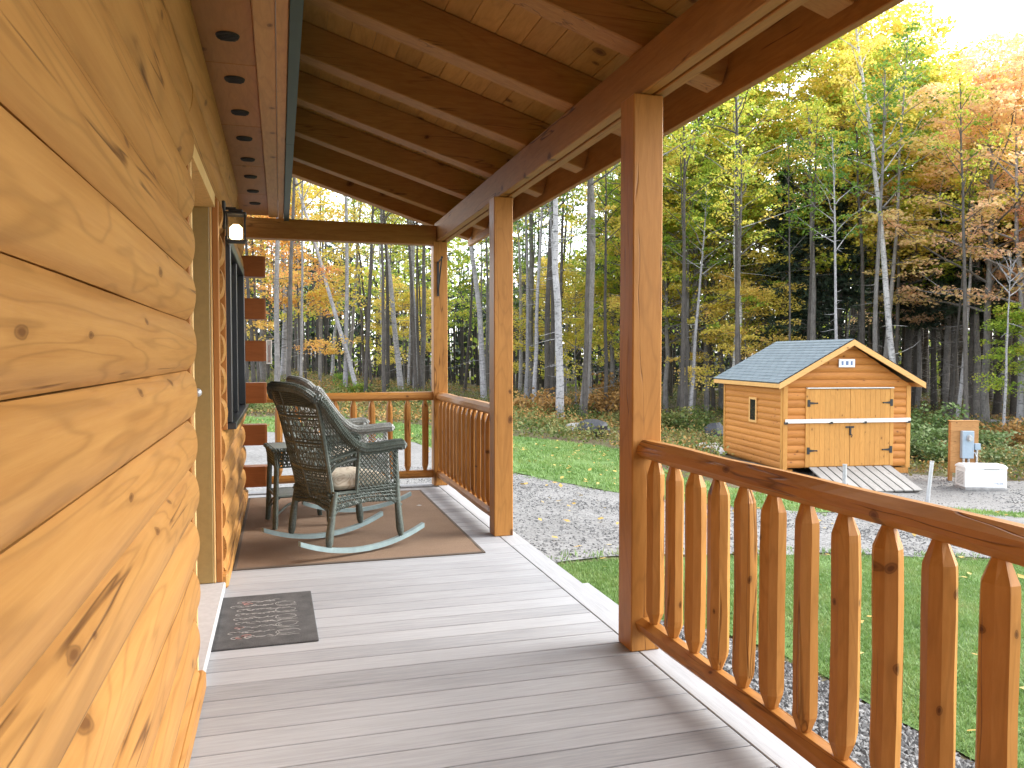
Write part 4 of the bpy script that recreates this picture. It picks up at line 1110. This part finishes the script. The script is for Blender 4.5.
def spray(c, r, n, flat=.13):
    a = RNG.uniform(0, 2 * np.pi, n); q = np.sqrt(RNG.uniform(0, 1, n)) * r
    return np.stack([c[0] + q * np.cos(a), c[1] + q * np.sin(a), c[2] + RNG.normal(0, r * flat, n) - .25 * q * q / max(r, .1)], 1)
def trunk_pts(h, rs, wob=.03, n=9):
    pts = [Vector((0, 0, -.3)), Vector((0, 0, .25))]; x = y = 0
    for i in range(1, n + 1):
        x += rs.gauss(0, wob) * h / n; y += rs.gauss(0, wob) * h / n; pts.append(Vector((x, y, h * i / n)))
    return pts
def at_h(pts, z):
    for i in range(len(pts) - 1):
        if pts[i].z <= z <= pts[i + 1].z: return pts[i].lerp(pts[i + 1], (z - pts[i].z) / max(1e-6, pts[i + 1].z - pts[i].z))
    return pts[-1].copy()
def gen_broad(seed, h, r, first, nl, spread, nleaf, size, sprays=3, upa=.55):
    """broadleaf: leaning limbs, tiers of flat leaf sprays with gaps"""
    rs = random.Random(seed); m = MB(); tp = trunk_pts(h, rs, .035)
    rad = [r * 1.35, r * 1.08] + [r * (1 - .88 * (i / 9) ** 1.1) for i in range(1, 10)]
    m.tube(tp, rad, 9); CC = []
    for k in range(nl):
        f = k / (nl - 1); z = first + (h * .97 - first) * f ** .9; p = at_h(tp, z)
        L = spread * (1 - .55 * f) * rs.uniform(.65, 1.2) + .5; az = k * 2.4 + rs.uniform(-.5, .5)
        d = Vector((math.cos(az), math.sin(az), upa + rs.uniform(-.3, .35) + .5 * f))
        lp = limb_pts(p, d, L, 5, .14, .02, rs); r0 = max(.012, r * .42 * (1 - .7 * f)); m.tube(lp, [r0 * (1 - .16 * i) for i in range(6)], 5, False)
        for j in range(sprays):
            q = lp[2 + j % 4]; d2 = Vector((math.cos(az + rs.uniform(-1.4, 1.4)), math.sin(az + rs.uniform(-1.4, 1.4)), rs.uniform(-.1, .5)))
            l2 = limb_pts(q, d2, L * rs.uniform(.25, .5), 3, .15, .0, rs); m.tube(l2, [r0 * .45, r0 * .36, r0 * .26, r0 * .15], 4, False)
            for e in (l2[-1], l2[1]): CC.append(spray(e, rs.uniform(.38, .80), int(nleaf * rs.uniform(.5, 1.2))))
        CC.append(spray(lp[-1], rs.uniform(.3, .55), nleaf))
    return m, leaves_from(np.concatenate(CC), size)
def gen_pole(seed, h, r, crown, nleaf, size, stubs=10, wob=.02):
    """tall slim forest trunk: bare but for stubs, small crown far up"""
    rs = random.Random(seed); m = MB(); tp = trunk_pts(h, rs, wob, 10)
    m.tube(tp, [r * 1.3, r * 1.06] + [r * (1 - .80 * (i / 10) ** 1.2) for i in range(1, 11)], 9); CC = []
    for k in range(stubs):
        z = rs.uniform(1.2, h * .75); p = at_h(tp, z); az = rs.uniform(0, 6.28); m.tube(limb_pts(p, (math.cos(az), math.sin(az), rs.uniform(-.3, .3)), rs.uniform(.3, 1.3), 3, .12, -.02, rs), [.016, .012, .009, .004], 4, False)
    for k in range(13):
        f = k / 12; z = h * crown + h * (1 - crown) * f * .97; p = at_h(tp, z); az = k * 2.4 + rs.uniform(-.4, .4)
        lp = limb_pts(p, (math.cos(az), math.sin(az), .6 + f), (1 - f) * h * .15 + .5, 4, .13, .03, rs); m.tube(lp, [.035 * (1 - .6 * f), .026, .018, .012, .006], 4, False)
        if nleaf:
            for e in (lp[-1], lp[2], lp[3]): CC.append(spray(e + Vector((rs.gauss(0, .2), rs.gauss(0, .2), 0)), rs.uniform(.3, .6), int(nleaf * rs.uniform(.4, 1.2))))
    return m, (leaves_from(np.concatenate(CC), size) if nleaf else None)
def gen_spruce(seed, h, r, first, dead0, dens=1.0):
    """spruce: dead drooping lower branches, needled boughs above"""
    rs = random.Random(seed); m = MB(); m2 = MB(); tp = trunk_pts(h, rs, .010, 8); NV = []
    m.tube(tp, [r * 1.3, r * 1.06] + [r * (1 - .93 * (i / 8)) for i in range(1, 9)], 9)
    z = dead0
    while z < h - .3:
        nb = rs.randint(3, 5); live = z > first
        for k in range(nb):
            az = rs.uniform(0, 6.28); f = z / h; L = (1 - f) * h * .20 * rs.uniform(.7, 1.15) + .25
            if not live: L = rs.uniform(.5, 1.9)
            p = at_h(tp, z + rs.uniform(-.12, .12)); d = Vector((math.cos(az), math.sin(az), .15 if live else rs.uniform(-.25, .25)))
            lp = limb_pts(p, d, L, 5, .05 if live else .12, -.07 if live else -.03, rs)
            (m if live else m2).tube(lp, [.022, .018, .014, .010, .007, .003] if live else [.013, .011, .009, .007, .005, .002], 4, False)
            if not live:
                for q in range(2):
                    a2 = az + rs.uniform(-1, 1); m2.tube(limb_pts(lp[2 + q], (math.cos(a2), math.sin(a2), rs.uniform(-.3, .2)), L * .35, 2, .1, -.03, rs), [.006, .004, .002], 3, False)
            else:
                for i in range(1, 6):
                    n = int(10 * dens * (1 + L * .5)); c = np.array(lp[i]); w = L * .30 * (1.15 - i / 6)
                    C = c + RNG.normal(0, 1, (n, 3)) * np.array([w * .7, w * .7, .09]); C[:, 2] -= np.abs(RNG.normal(0, .14, n)); NV.append(C)
        z += rs.uniform(.28, .46) if live else rs.uniform(.3, .6)
    C = np.concatenate(NV); return m, m2, leaves_from(C, .17, .1, aspect=.30)
def proto(name, m, leafV, bark, leafm, twig=None, size=None):
    tr = m.mesh('trunk', True); tr.materials.append(bark); lm = None
    if leafV is not None:
        o = np_obj('crown', leafV, 4, leafm); lm = o.data; bpy.data.objects.remove(o)
    tw = None
    if twig is not None and twig.v: tw = twig.mesh('dead_branches', False, False); tw.materials.append(M['twig'])
    return (name, tr, lm, tw)
PR = {}
for i in range(4): m, L = gen_broad(100 + i, (11.5, 13, 12, 14)[i], .13, (2.6, 3.6, 3.0, 4.6)[i], 30, 3.8, 88, .076); PR['maple', i] = proto('maple_tree', m, L, M['bark_grey'], M['lf_yg'])
for i in range(2): m, L = gen_broad(140 + i, (5.5, 7)[i], .05, (1.2, 1.6)[i], 20, 2.3, 95, .062, 3, .35); PR['sapling', i] = proto('maple_sapling', m, L, M['bark_grey'], M['lf_yg'])
for i in range(4): m, L = gen_pole(200 + i, (15, 17, 16, 18)[i], .11, (.60, .55, .62, .58)[i], 72, .078, 9); PR['birch', i] = proto('birch_tree', m, L, M['bark_pale'], M['lf_yg'])
for i in range(4): m, L = gen_pole(230 + i, (14, 16, 15, 17)[i], .10, (.62, .66, .6, .68)[i], 36, .085, 16, .018); PR['dark', i] = proto('forest_tree', m, L, M['bark_dark'], M['lf_yg'])
for i in range(4):
    m, m2, L = gen_spruce(300 + i, (14, 16, 13, 15)[i], .12, (4.2, 6.0, 3.4, 7.5)[i], .8); PR['spruce', i] = proto('spruce_tree', m, L, M['bark_dark'], M['needle'], m2)
for i in range(2): m, L = gen_pole(260 + i, (7, 9)[i], .085, .8, 0, .1, 8, .03); PR['snag', i] = proto('dead_snag', m, None, M['bark_birch'], None)
def tree(kind, i, x, y, label, group=None, sc=1.0, rw=None, rz=None, lean=(0, 0), leafm=None, bark=None, name=None):
    nm, tr, lm, tw = PR[kind, i]
    t = thing(name or nm, label, {'maple': 'maple tree', 'sapling': 'sapling', 'birch': 'tree', 'dark': 'tree', 'spruce': 'spruce tree', 'snag': 'dead tree'}[kind], (x, y, gz(x, y)), random.uniform(0, 6.28) if rz is None else rz, group)
    t.rotation_mode = 'XYZ'; t.rotation_euler = (lean[0], lean[1], t.rotation_euler[2]) if lean == (0, 0) else (0, 0, 0)
    if lean != (0, 0):
        t.rotation_mode = 'QUATERNION'; d = Vector((math.tan(lean[0]), math.tan(lean[1]), 1)); t.rotation_quaternion = Vector((0, 0, 1)).rotation_difference(d)
    w = rw or 1.0; t.scale = (sc * w, sc * w, sc)
    for nm2, me, mat in (('trunk', tr, bark), ('crown', lm, leafm), ('dead_branches', tw, None)):
        if me is None: continue
        o = bpy.data.objects.new(nm2, me); COL.objects.link(o); o.parent = t
        if mat is not None: o.material_slots[0].link = 'OBJECT'; o.material_slots[0].material = mat
        if nm2 == 'trunk' and w != 1.0: pass
    return t
def tree_px(kind, i, u, v, wpx, label, leanpx=0, group=None, sc=1.0, leafm=None, bark=None, name=None, r0=.11, rw=1.0):
    """tree standing on the ground where its foot shows; leanpx = sideways drift of the trunk per 100 px of height"""
    x, y, Zc = on_ground(u, v); w = wpx * Zc / 800 / (2 * r0) / sc
    a = math.atan(leanpx / 100); lean = (math.atan(math.tan(a) * CY), math.atan(-math.tan(a) * SY)) if leanpx else (0, 0)
    t = tree(kind, i, x, y, label, group, sc, rw, None, lean, leafm, bark, name)
    for ch in t.children:
        if ch.name.startswith('trunk'): pass
    k = min(max(w, .55), 1.9)
    # girth: thicken only the trunk
    for ch in t.children:
        if ch.name.split('.')[0] == 'trunk' and kind in ('birch', 'dark', 'snag', 'spruce'): ch.scale = (k, k, 1)
    return t
BP, BG, BD, BB = M['bark_pale'], M['bark_grey'], M['bark_dark'], M['bark_birch']
# trunks one can tell apart, from left to right
tree_px('birch', 0, 263, 382, 8, 'mottled grey trunk showing just right of the stacked log corner ends', 0, bark=BG)
tree_px('birch', 1, 283, 380, 6.5, 'straight pale grey trunk rising behind the far rocking chair, left of the leaning one', 2, bark=BP)
tree_px('birch', 2, 300, 374, 6, 'plain grey trunk just right of the pale trunk behind the rocking chairs', 0, bark=BG)
tree_px('dark', 0, 320, 376, 4, 'thin dark stem between the grey trunk and the white broken snag', 0, bark=BG)
tree_px('birch', 3, 357, 391, 4.5, 'slender pale trunk leaning strongly to the left behind the far railing', -29, bark=BP)
tree_px('snag', 0, 332, 377, 5, 'bleached white broken snag standing behind the rocking chairs', 8, bark=BB)
tree_px('dark', 1, 327, 358, 12, 'stout dark trunk deep in the wood behind the white snag', 0, bark=BD)
tree_px('birch', 0, 401, 391, 6, 'pale trunk leaning gently left just left of the straight one by the corner post', -11, bark=BP)
tree_px('birch', 2, 416, 391, 6.5, 'straight smooth pale trunk close to the left of the far corner post', -1, bark=BP)
tree_px('dark', 2, 422, 391, 6, 'rough grey trunk half hidden by the far corner post', 0, bark=BG)
tree_px('birch', 1, 484, 400, 6.5, 'pale trunk leaning left between the far corner post and the next post', -7, bark=BP)
tree_px('dark', 3, 491, 398, 5, 'upright grey trunk tight against the left side of the middle post', 0, bark=BG)
tree_px('birch', 3, 529, 402, 8, 'grey mossy trunk right of the middle post', 0, bark=BG)
tree_px('birch', 2, 560, 419, 8.5, 'bright bluish white trunk centred between the middle and the near post', -1.5, bark=BB)
tree_px('dark', 1, 583, 418, 9, 'dark rough barked trunk beside the bright bluish white one', 1, bark=BG)
tree_px('maple', 1, 685, 416, 11, 'broad grey trunked yellow green maple right of the near post', 2, bark=BG, leafm=M['lf_yg'], r0=.13)
tree_px('dark', 0, 707, 413, 6, 'dark upright trunk between the broad maple and the birch by the shed roof', 0, bark=BG)
tree_px('birch', 1, 734, 420, 9, 'white flecked birch standing behind the left slope of the shed roof', 1.5, bark=BB, leafm=M['lf_yg'])
tree_px('dark', 2, 814, 420, 9, 'rough grey trunk rising behind the middle of the shed roof', -2, bark=BG)
tree_px('snag', 1, 838, 415, 3.5, 'thin bleached snag leaning right above the shed ridge', 12, bark=BB)
tree_px('birch', 3, 900, 425, 7, 'tall pale trunk leaning left beside the right end of the shed roof', -13, bark=BB, leafm=M['lf_yel'], sc=1.05)
tree_px('maple', 3, 918, 412, 10, 'green leaved maple with forked dark limbs behind the right of the shed', 0, bark=BG, leafm=M['lf_green'], r0=.13)
tree_px('maple', 3, 1022, 425, 8, 'orange pink maple at the right edge of the view', -4, bark=BP, leafm=M['lf_or'], r0=.13, sc=1.08, rw=1.25)
tree_px('snag', 0, 1005, 440, 4, 'pale dead stem in the brush right of the meter board', 3, bark=BB)
# broadleaf crowns that make the colour
BL = [  # u, v, kind, i, leaf, scale, label
 (648, 408, 'maple', 0, 'lf_yg', 1.0, 'yellow green maple just left of the near post'),
 (612, 404, 'maple', 3, 'lf_yg', 1.1, 'yellow green maple showing between the middle post and the near post, farther back'),
 (548, 398, 'sapling', 1, 'lf_yel', 1.25, 'low yellow maple sapling beside the bright white trunk'),
 (576, 405, 'sapling', 0, 'lf_yel', 1.3, 'yellow leaved sapling in front of the dark rough trunk'),
 (708, 410, 'maple', 0, 'lf_yel', 1.05, 'tall yellow green maple behind the broad grey trunk'),
 (758, 402, 'maple', 3, 'lf_yel', 1.15, 'yellow gold maple above the left slope of the shed roof'),
 (745, 418, 'sapling', 0, 'lf_yel', 1.15, 'bushy yellow sapling at the back corner of the shed'),
 (858, 414, 'maple', 3, 'lf_yel', 1.22, 'tall golden maple above the shed ridge'),
 (888, 412, 'maple', 3, 'lf_yg', 1.25, 'tall yellow green maple right of the golden one'),
 (948, 413, 'maple', 3, 'lf_yel', 1.15, 'golden maple behind the meter board'),
 (1048, 410, 'maple', 3, 'lf_or', 1.15, 'orange maple cut by the right edge of the view'),
 (1036, 432, 'sapling', 0, 'lf_yg', .9, 'small yellow green sapling in the brush at the right edge'),
 (288, 384, 'sapling', 1, 'lf_yel', 1.6, 'orange leaved sapling in front of the pale trunks at far left'),
 (388, 382, 'maple', 3, 'lf_yg', 1.0, 'yellow green maple behind the far railing'),
 (436, 386, 'maple', 2, 'lf_yg', 1.05, 'yellow green maple hidden behind the far corner post'),
 (404, 385, 'sapling', 0, 'lf_yel', 1.2, 'small yellow sapling beside the leaning pale trunk'),
 (505, 392, 'maple', 3, 'lf_green', .95, 'yellow green maple behind the middle post'),
 (722, 410, 'maple', 1, 'lf_yg', 1.2, 'tall yellow green maple left of the shed roof'),
 (905, 408, 'maple', 3, 'lf_yel', 1.42, 'tallest golden maple, standing well behind the shed'),
 (986, 424, 'maple', 3, 'lf_or', 1.12, 'peach orange maple standing close behind the meter board'),
 (680, 408, 'maple', 3, 'lf_yg', 1.15, 'yellow green maple just right of the near post'),
 (276, 388, 'sapling', 1, 'lf_amber', 1.3, 'orange maple sapling at far left beside the log corner'),
]
for u, v, k, i, lf, s, lab in BL: tree_px(k, i, u, v, 6, lab, 0, leafm=M[lf], sc=s, bark=BG, rw=1.3 if u > 740 and k == 'maple' else 1.1)
BL2 = [(692, 413, 'maple', 3, 'lf_yg', 1.38, 'very tall yellow green maple a little right of the near post'), (738, 411, 'maple', 3, 'lf_yg', 1.45, 'very tall yellow green maple left of the shed ridge'), (786, 409, 'maple', 3, 'lf_yel', 1.48, 'very tall golden maple above the middle of the shed roof'), (832, 412, 'maple', 3, 'lf_yg', 1.45, 'very tall yellow green maple directly above the shed ridge'), (875, 411, 'maple', 3, 'lf_yel', 1.42, 'very tall golden maple above the right end of the shed roof'), (1000, 406, 'maple', 3, 'lf_yel', 1.4, 'very tall golden maple behind the peach orange ones'), (666, 412, 'maple', 1, 'lf_yel', 1.05, 'golden maple close right of the near post'), (955, 408, 'maple', 0, 'lf_or', 1.25, 'peach orange maple well behind the meter board')]
for u, v, k, i, lf, s_, lab in BL2: tree_px(k, i, u, v, 6, lab, 0, leafm=M[lf], sc=s_, bark=BG, rw=1.15)
# spruces
SP = [(935, 412, 1, .8, 'bare limbed spruce close behind the pale shrub'), (952, 416, 3, .82, 'bare limbed spruce directly behind the meter board'), (970, 418, 1, .85, 'bare limbed spruce just right of the meter board top'), (998, 414, 3, .88, 'bare limbed spruce above the generator'), (1015, 416, 1, .8, 'bare limbed spruce in the brush at right'), (915, 410, 1, .85, 'bare limbed spruce at the lower end of the shed roof'), (982, 410, 3, 1.0, 'tall bare limbed spruce between the orange maples'), (783, 417, 0, .92, 'dark spruce behind the left part of the shed roof'), (838, 416, 1, .95, 'tall dark spruce behind the shed ridge'), (810, 415, 2, 1.0, 'dense dark spruce between the two behind the shed'), (655, 388, 3, .95, 'dark spruce behind the near post'), (962, 398, 3, 1.22, 'tall spruce with bare dead lower branches behind the meter board'), (925, 396, 3, 1.0, 'spruce with grey dead branches right of the shed roof'), (990, 402, 1, .95, 'spruce with dead lower branches right of the meter board'), (1030, 405, 3, .9, 'spruce with dead branches at the right edge'), (945, 405, 3, .85, 'thin spruce with dead branches just left of the meter board'), (870, 396, 0, .95, 'dark spruce behind the right slope of the shed roof'), (588, 384, 3, .95, 'dark spruce far behind the bluish white trunk'), (905, 404, 3, .8, 'small dead limbed spruce at the end of the shed roof')]
for u, v, i, s, lab in SP: tree_px('spruce', i, u, v, 9, lab, 0, sc=s, bark=BD, r0=.12)
# the many slim dark trunks of the wood: nothing tells these apart
rs = random.Random(11); n = 0
def zone(u): return ('left', 'one of the slim dark trunks in the wood seen over the far railing') if u < 440 else ('mid', 'one of the slim dark trunks in the wood seen between the porch posts') if u < 620 else ('right', 'one of the slim dark trunks in the wood behind the shed')
placed = []
while n < 150:
    u = rs.uniform(215, 1045); Zc = rs.uniform(32, 66); x, y = from_view(u, Zc)
    if any((x - a) ** 2 + (y - b) ** 2 < .6 for a, b in placed): continue
    placed.append((x, y)); z, lab = zone(u); k = rs.random()
    kind, i = ('dark', rs.randint(0, 3)) if k < .80 or u < 600 else ('spruce', rs.choice((1, 3, 3)))
    w = rs.uniform(3.0, 7.0) * 34 / Zc
    t = tree(kind, i, x, y, lab if kind == 'dark' else 'one of the dark spruces standing deep in the wood behind the shed', {'left': 'slim trunks over the far railing', 'mid': 'slim trunks between the posts', 'right': 'slim trunks behind the shed'}[z] if kind == 'dark' else 'spruces deep in the wood', rs.uniform(.8, 1.12), 1, None, (R(rs.gauss(0, 2.2)), R(rs.gauss(0, 2.2))), M[rs.choice(('lf_yg', 'lf_yg', 'lf_yel', 'lf_green'))] if kind == 'dark' else None, rs.choice((BD, BD, BD, BG, BP)) if kind == 'dark' else BD)
    g = w * Zc / 800 / .2
    for ch in t.children:
        if ch.name.split('.')[0] == 'trunk': ch.scale = (min(max(g, .5), 1.5), min(max(g, .5), 1.5), 1)
    n += 1
for k in range(26):
    u = rs.uniform(1075, 1420); Zc = rs.uniform(30, 56); x, y = from_view(u, Zc)
    tree('maple', rs.choice((1, 3)), x, y, 'yellow and orange maple out past the right edge of the lawn', 'maples past the right edge', rs.uniform(.9, 1.15), 1.1, None, (0, 0), M[rs.choice(('lf_yg', 'lf_yel', 'lf_or'))], BG)
# far wood that reads as one mass
m = MB(); rs = random.Random(4)
for k in range(1000):
    u = rs.uniform(120, 1560); Zc = rs.uniform(66, 112); x, y = from_view(u, Zc); h = rs.uniform(9, 15); z = gz(x, y) - .2; r = rs.uniform(.08, .2)
    m.tube([(x, y, z), (x + rs.gauss(0, .25), y + rs.gauss(0, .25), z + h * .5), (x + rs.gauss(0, .5), y, z + h)], [r, r * .8, r * .3], 5, False)
far = m.build('far_wood', [M['bark_dark'], M['needle'], M['lf_yg']], fix=False); tag(far, 'far dark wood of trunks and undergrowth closing the view', 'wood', kind='stuff')
CC = []; MI = []
for k in range(1900):
    u = rs.uniform(120, 1560); Zc = rs.uniform(70, 114); x, y = from_view(u, Zc); g_ = gz(x, y); hh = rs.uniform(0, 1) ** 1.1 * 12 + .3
    if 300 < u < 640 and hh < 3 and rs.random() < .6: continue
    nn = 60; C = np.array([x, y, g_ + hh]) + RNG.normal(0, 1, (nn, 3)) * np.array([1.3, 1.3, .8]); C[:, 2] = np.maximum(C[:, 2], g_ + .1); CC.append(C); MI += [1 if rs.random() < .72 else 0] * nn
V = leaves_from(np.concatenate(CC), .30, .1); tag(np_obj('far_foliage', V, 4, [M['lf_yg'], M['needle']], mi=MI), 'far mixed foliage of the wood behind every nearer tree', 'wood', kind='stuff')

# ------------------------------------------------------------------ undergrowth
def gen_shrub(seed, h, w, n, size, stems=14):
    rs = random.Random(seed); m = MB(); CC = []
    for k in range(stems):
        a = rs.uniform(0, 6.28); l = limb_pts((rs.gauss(0, .1) * w, rs.gauss(0, .1) * w, -.05), (math.cos(a) * .7 * w / h, math.sin(a) * .7 * w / h, 1), h * rs.uniform(.6, 1.1), 5, .13, .0, rs)
        m.tube(l, [.014, .012, .010, .008, .005, .003], 4, False)
        for q in l[1:]: CC.append(np.array(q) + RNG.normal(0, 1, (n // 3, 3)) * np.array([w * .13, w * .13, h * .07]))
    C = np.concatenate(CC); C[:, 2] = np.abs(C[:, 2]); return m, leaves_from(C, size, .25)
def shrub(mesh, u, v, sc, label, leafm, name='shrub', group=None):
    x, y, Z = on_ground(u, v); t = thing(name, label, 'shrub', (x, y, gz(x, y)), random.uniform(0, 6.28), group); t.scale = (sc, sc, sc)
    for nm, me, mt in (('stem', mesh[0], None), ('foliage', mesh[1], leafm)):
        o = bpy.data.objects.new(nm, me); COL.objects.link(o); o.parent = t
        if mt: o.material_slots[0].link = 'OBJECT'; o.material_slots[0].material = mt
SH = []
for i in range(4):
    m, V = gen_shrub(50 + i, (1.0, 1.3, .8, 1.5)[i], (1.4, 1.3, 1.5, 1.2)[i], 54, .075); a = m.mesh('stem', False, False); a.materials.append(M['bark_grey']); o = np_obj('foliage', V, 4, M['brush']); b = o.data; bpy.data.objects.remove(o); SH.append((a, b))
shrub(SH[3], 925, 446, 1.15, 'leafy pale green shrub against the right wall of the shed, upper one', M['paleshrub'])
shrub(SH[1], 918, 458, 1.0, 'pale green shrub at the right front corner of the shed', M['paleshrub'])
shrub(SH[0], 938, 462, .85, 'low pale shrub between the shed and the meter board', M['paleshrub'])
shrub(SH[3], 611, 412, 1.6, 'orange brown fern clump left of the near post', M['fern'], 'fern_clump')
shrub(SH[1], 601, 418, 1.3, 'rusty fern clump behind the dark boulder', M['fern'], 'fern_clump')
shrub(SH[2], 538, 413, 1.7, 'brown bracken patch right of the middle post', M['fern'], 'fern_clump')
shrub(SH[0], 550, 417, 1.2, 'brown bracken patch at the foot of the bluish white trunk', M['fern'], 'fern_clump')
shrub(SH[0], 672, 432, 1.1, 'dark green bush right of the near post above the railing', M['brush'])
shrub(SH[2], 655, 425, 1.0, 'brown green bush partly behind the near post', M['brush'])
shrub(SH[1], 696, 428, .9, 'tangled brown bush left of the shed', M['brush'])
shrub(SH[0], 985, 452, 1.0, 'yellow green bush right of the meter board', M['paleshrub'])
shrub(SH[1], 1015, 448, 1.0, 'straw coloured bush at the right edge behind the generator', M['fern'])
shrub(SH[2], 1018, 464, .9, 'low green bush at the right edge beside the generator', M['paleshrub'])
shrub(SH[2], 350, 392, 1.0, 'green bush at the foot of the leaning trunk behind the far railing', M['lf_green'])
shrub(SH[0], 345, 384, .9, 'bright green bush right of the white snag', M['lf_green'])
shrub(SH[2], 385, 396, .9, 'low green bush between the two pale trunks behind the far railing', M['brush'])
# ground cover over the brush belt and the forest floor
CC = []; MI = []
X = RNG.uniform(-22, 52, 60000); Y = RNG.uniform(10, 62, 60000); k = in_view(X, Y, .03); X, Y = X[k], Y[k]
Zc = X * SY + Y * CY; bad = inside(LAWN, X, Y) | inside(DRIVE, X, Y) | inside(PAD, X, Y) | inside(NEAR, X, Y) | (Zc < 16) | ((X > 11) & (X < 16.2) & (Y > 13.5) & (Y < 20.6))
X, Y, Zc = X[~bad], Y[~bad], Zc[~bad]
den = np.array([mnoise.noise((float(a) * .3, float(b) * .3, 21)) for a, b in zip(X, Y)])
keep = (den > RNG.uniform(-.6, .45, len(X))) & ((Zc < 36) | (RNG.uniform(0, 1, len(X)) < .35)); X, Y, Zc = X[keep], Y[keep], Zc[keep]
Z = gzv(X, Y); nn = 14
C = np.repeat(np.stack([X, Y, Z], 1), nn, 0) + RNG.normal(0, 1, (len(X) * nn, 3)) * np.array([.22, .22, 0]); C[:, 2] += np.abs(RNG.normal(0, .26, len(C))) * np.repeat(.55 + .9 * np.clip(den[keep], 0, 1), nn) + .03
hue = np.repeat(np.array([mnoise.noise((float(a) * .16, float(b) * .16, 40)) for a, b in zip(X, Y)]), nn) + RNG.normal(0, .18, len(C)); MI = np.where(hue > .30, 1, 0) 
V = leaves_from(C, .058, .2); tag(np_obj('undergrowth', V, 4, [M['brush'], M['fern']], mi=MI), 'mixed brown and green ground cover along the forest edge', 'undergrowth', kind='stuff')
# fallen leaves on lawn and gravel
X, Y = RNG.uniform(2.8, 22, 1500), RNG.uniform(.5, 26, 1500); k = in_view(X, Y) & (inside(LAWN, X, Y) | inside(NEAR, X, Y) | inside(DRIVE, X, Y)) & ~((X > 11) & (Y > 14)); X, Y = X[k], Y[k]
V = leaves_from(np.stack([X, Y, gzv(X, Y) + .045], 1), .05, 1.5); tag(np_obj('fallen_leaves', V, 4, M['fallen']), 'scattered yellow brown fallen leaves on the grass', 'fallen leaves', kind='stuff')
# fallen logs on the forest floor
def flog(u, v, L, r, az, label, bark):
    x, y, Z = on_ground(u, v); m = MB(); m.tube([(-L / 2, 0, r), (0, .05, r * 1.3), (L / 2, 0, r * .9)], [r, r * .92, r * .7], 9); o = m.build('fallen_log', bark, loc=(x, y, gz(x, y)), smooth=True); o.rotation_euler = (0, 0, az); tag(o, label, 'log')
flog(730, 392, 5, .16, .4, 'grey fallen log on the forest floor left of the shed roof', BG)
flog(388, 368, 6, .14, 1.0, 'grey fallen log among the trunks behind the far railing', BG)
flog(985, 424, 4, .10, -.5, 'pale fallen branch log in the brush behind the meter board', BP)


# ------------------------------------------------------------------ light, sky, camera
SAZ, SEL = R(92), R(36)
w = bpy.data.worlds.new('World'); SC.world = w; w.use_nodes = True; nt = w.node_tree; nt.nodes.clear()
o_ = nt.nodes.new('ShaderNodeOutputWorld'); bg = nt.nodes.new('ShaderNodeBackground'); sk = nt.nodes.new('ShaderNodeTexSky'); sk.sky_type = 'NISHITA'; sk.sun_disc = False
sk.sun_elevation = SEL; sk.sun_rotation = SAZ; sk.altitude = 200; sk.air_density = 1.0; sk.dust_density = 1.2; sk.ozone_density = 1.0
hs = nt.nodes.new('ShaderNodeHueSaturation'); hs.inputs['Saturation'].default_value = .25; nt.links.new(sk.outputs[0], hs.inputs['Color']); nt.links.new(hs.outputs[0], bg.inputs[0]); bg.inputs[1].default_value = .15; nt.links.new(bg.outputs[0], o_.inputs[0])
ld = bpy.data.lights.new('sun', 'SUN'); ld.energy = .8; ld.angle = R(28.0); ld.color = (1, .97, .92)
lo = bpy.data.objects.new('sun', ld); COL.objects.link(lo)
sd = Vector((math.sin(SAZ) * math.cos(SEL), math.cos(SAZ) * math.cos(SEL), math.sin(SEL))); lo.rotation_euler = sd.to_track_quat('Z', 'Y').to_euler(); lo.location = (20, 5, 20)
cd = bpy.data.cameras.new('camera'); cam = bpy.data.objects.new('camera', cd); COL.objects.link(cam); SC.camera = cam
cd.sensor_width = 36; cd.lens = 800 / 1024 * 36; cd.clip_start = .02; cd.clip_end = 2000
cam.location = (0, 0, H); cam.rotation_euler = (R(90) - math.atan(29 / 800), 0, -math.atan(232 / 800))
vs_ = SC.view_settings; SC.display_settings.display_device = 'sRGB'; vs_.view_transform = 'Standard'; vs_.look = 'None'; vs_.exposure = 2.42; vs_.gamma = 1; vs_.use_curve_mapping = False
cy_ = SC.cycles; cy_.use_denoising = True; cy_.max_bounces = 9; cy_.diffuse_bounces = 5; cy_.glossy_bounces = 3; cy_.transmission_bounces = 6; cy_.transparent_max_bounces = 6; cy_.sample_clamp_indirect = 6; cy_.caustics_reflective = False; cy_.caustics_refractive = False
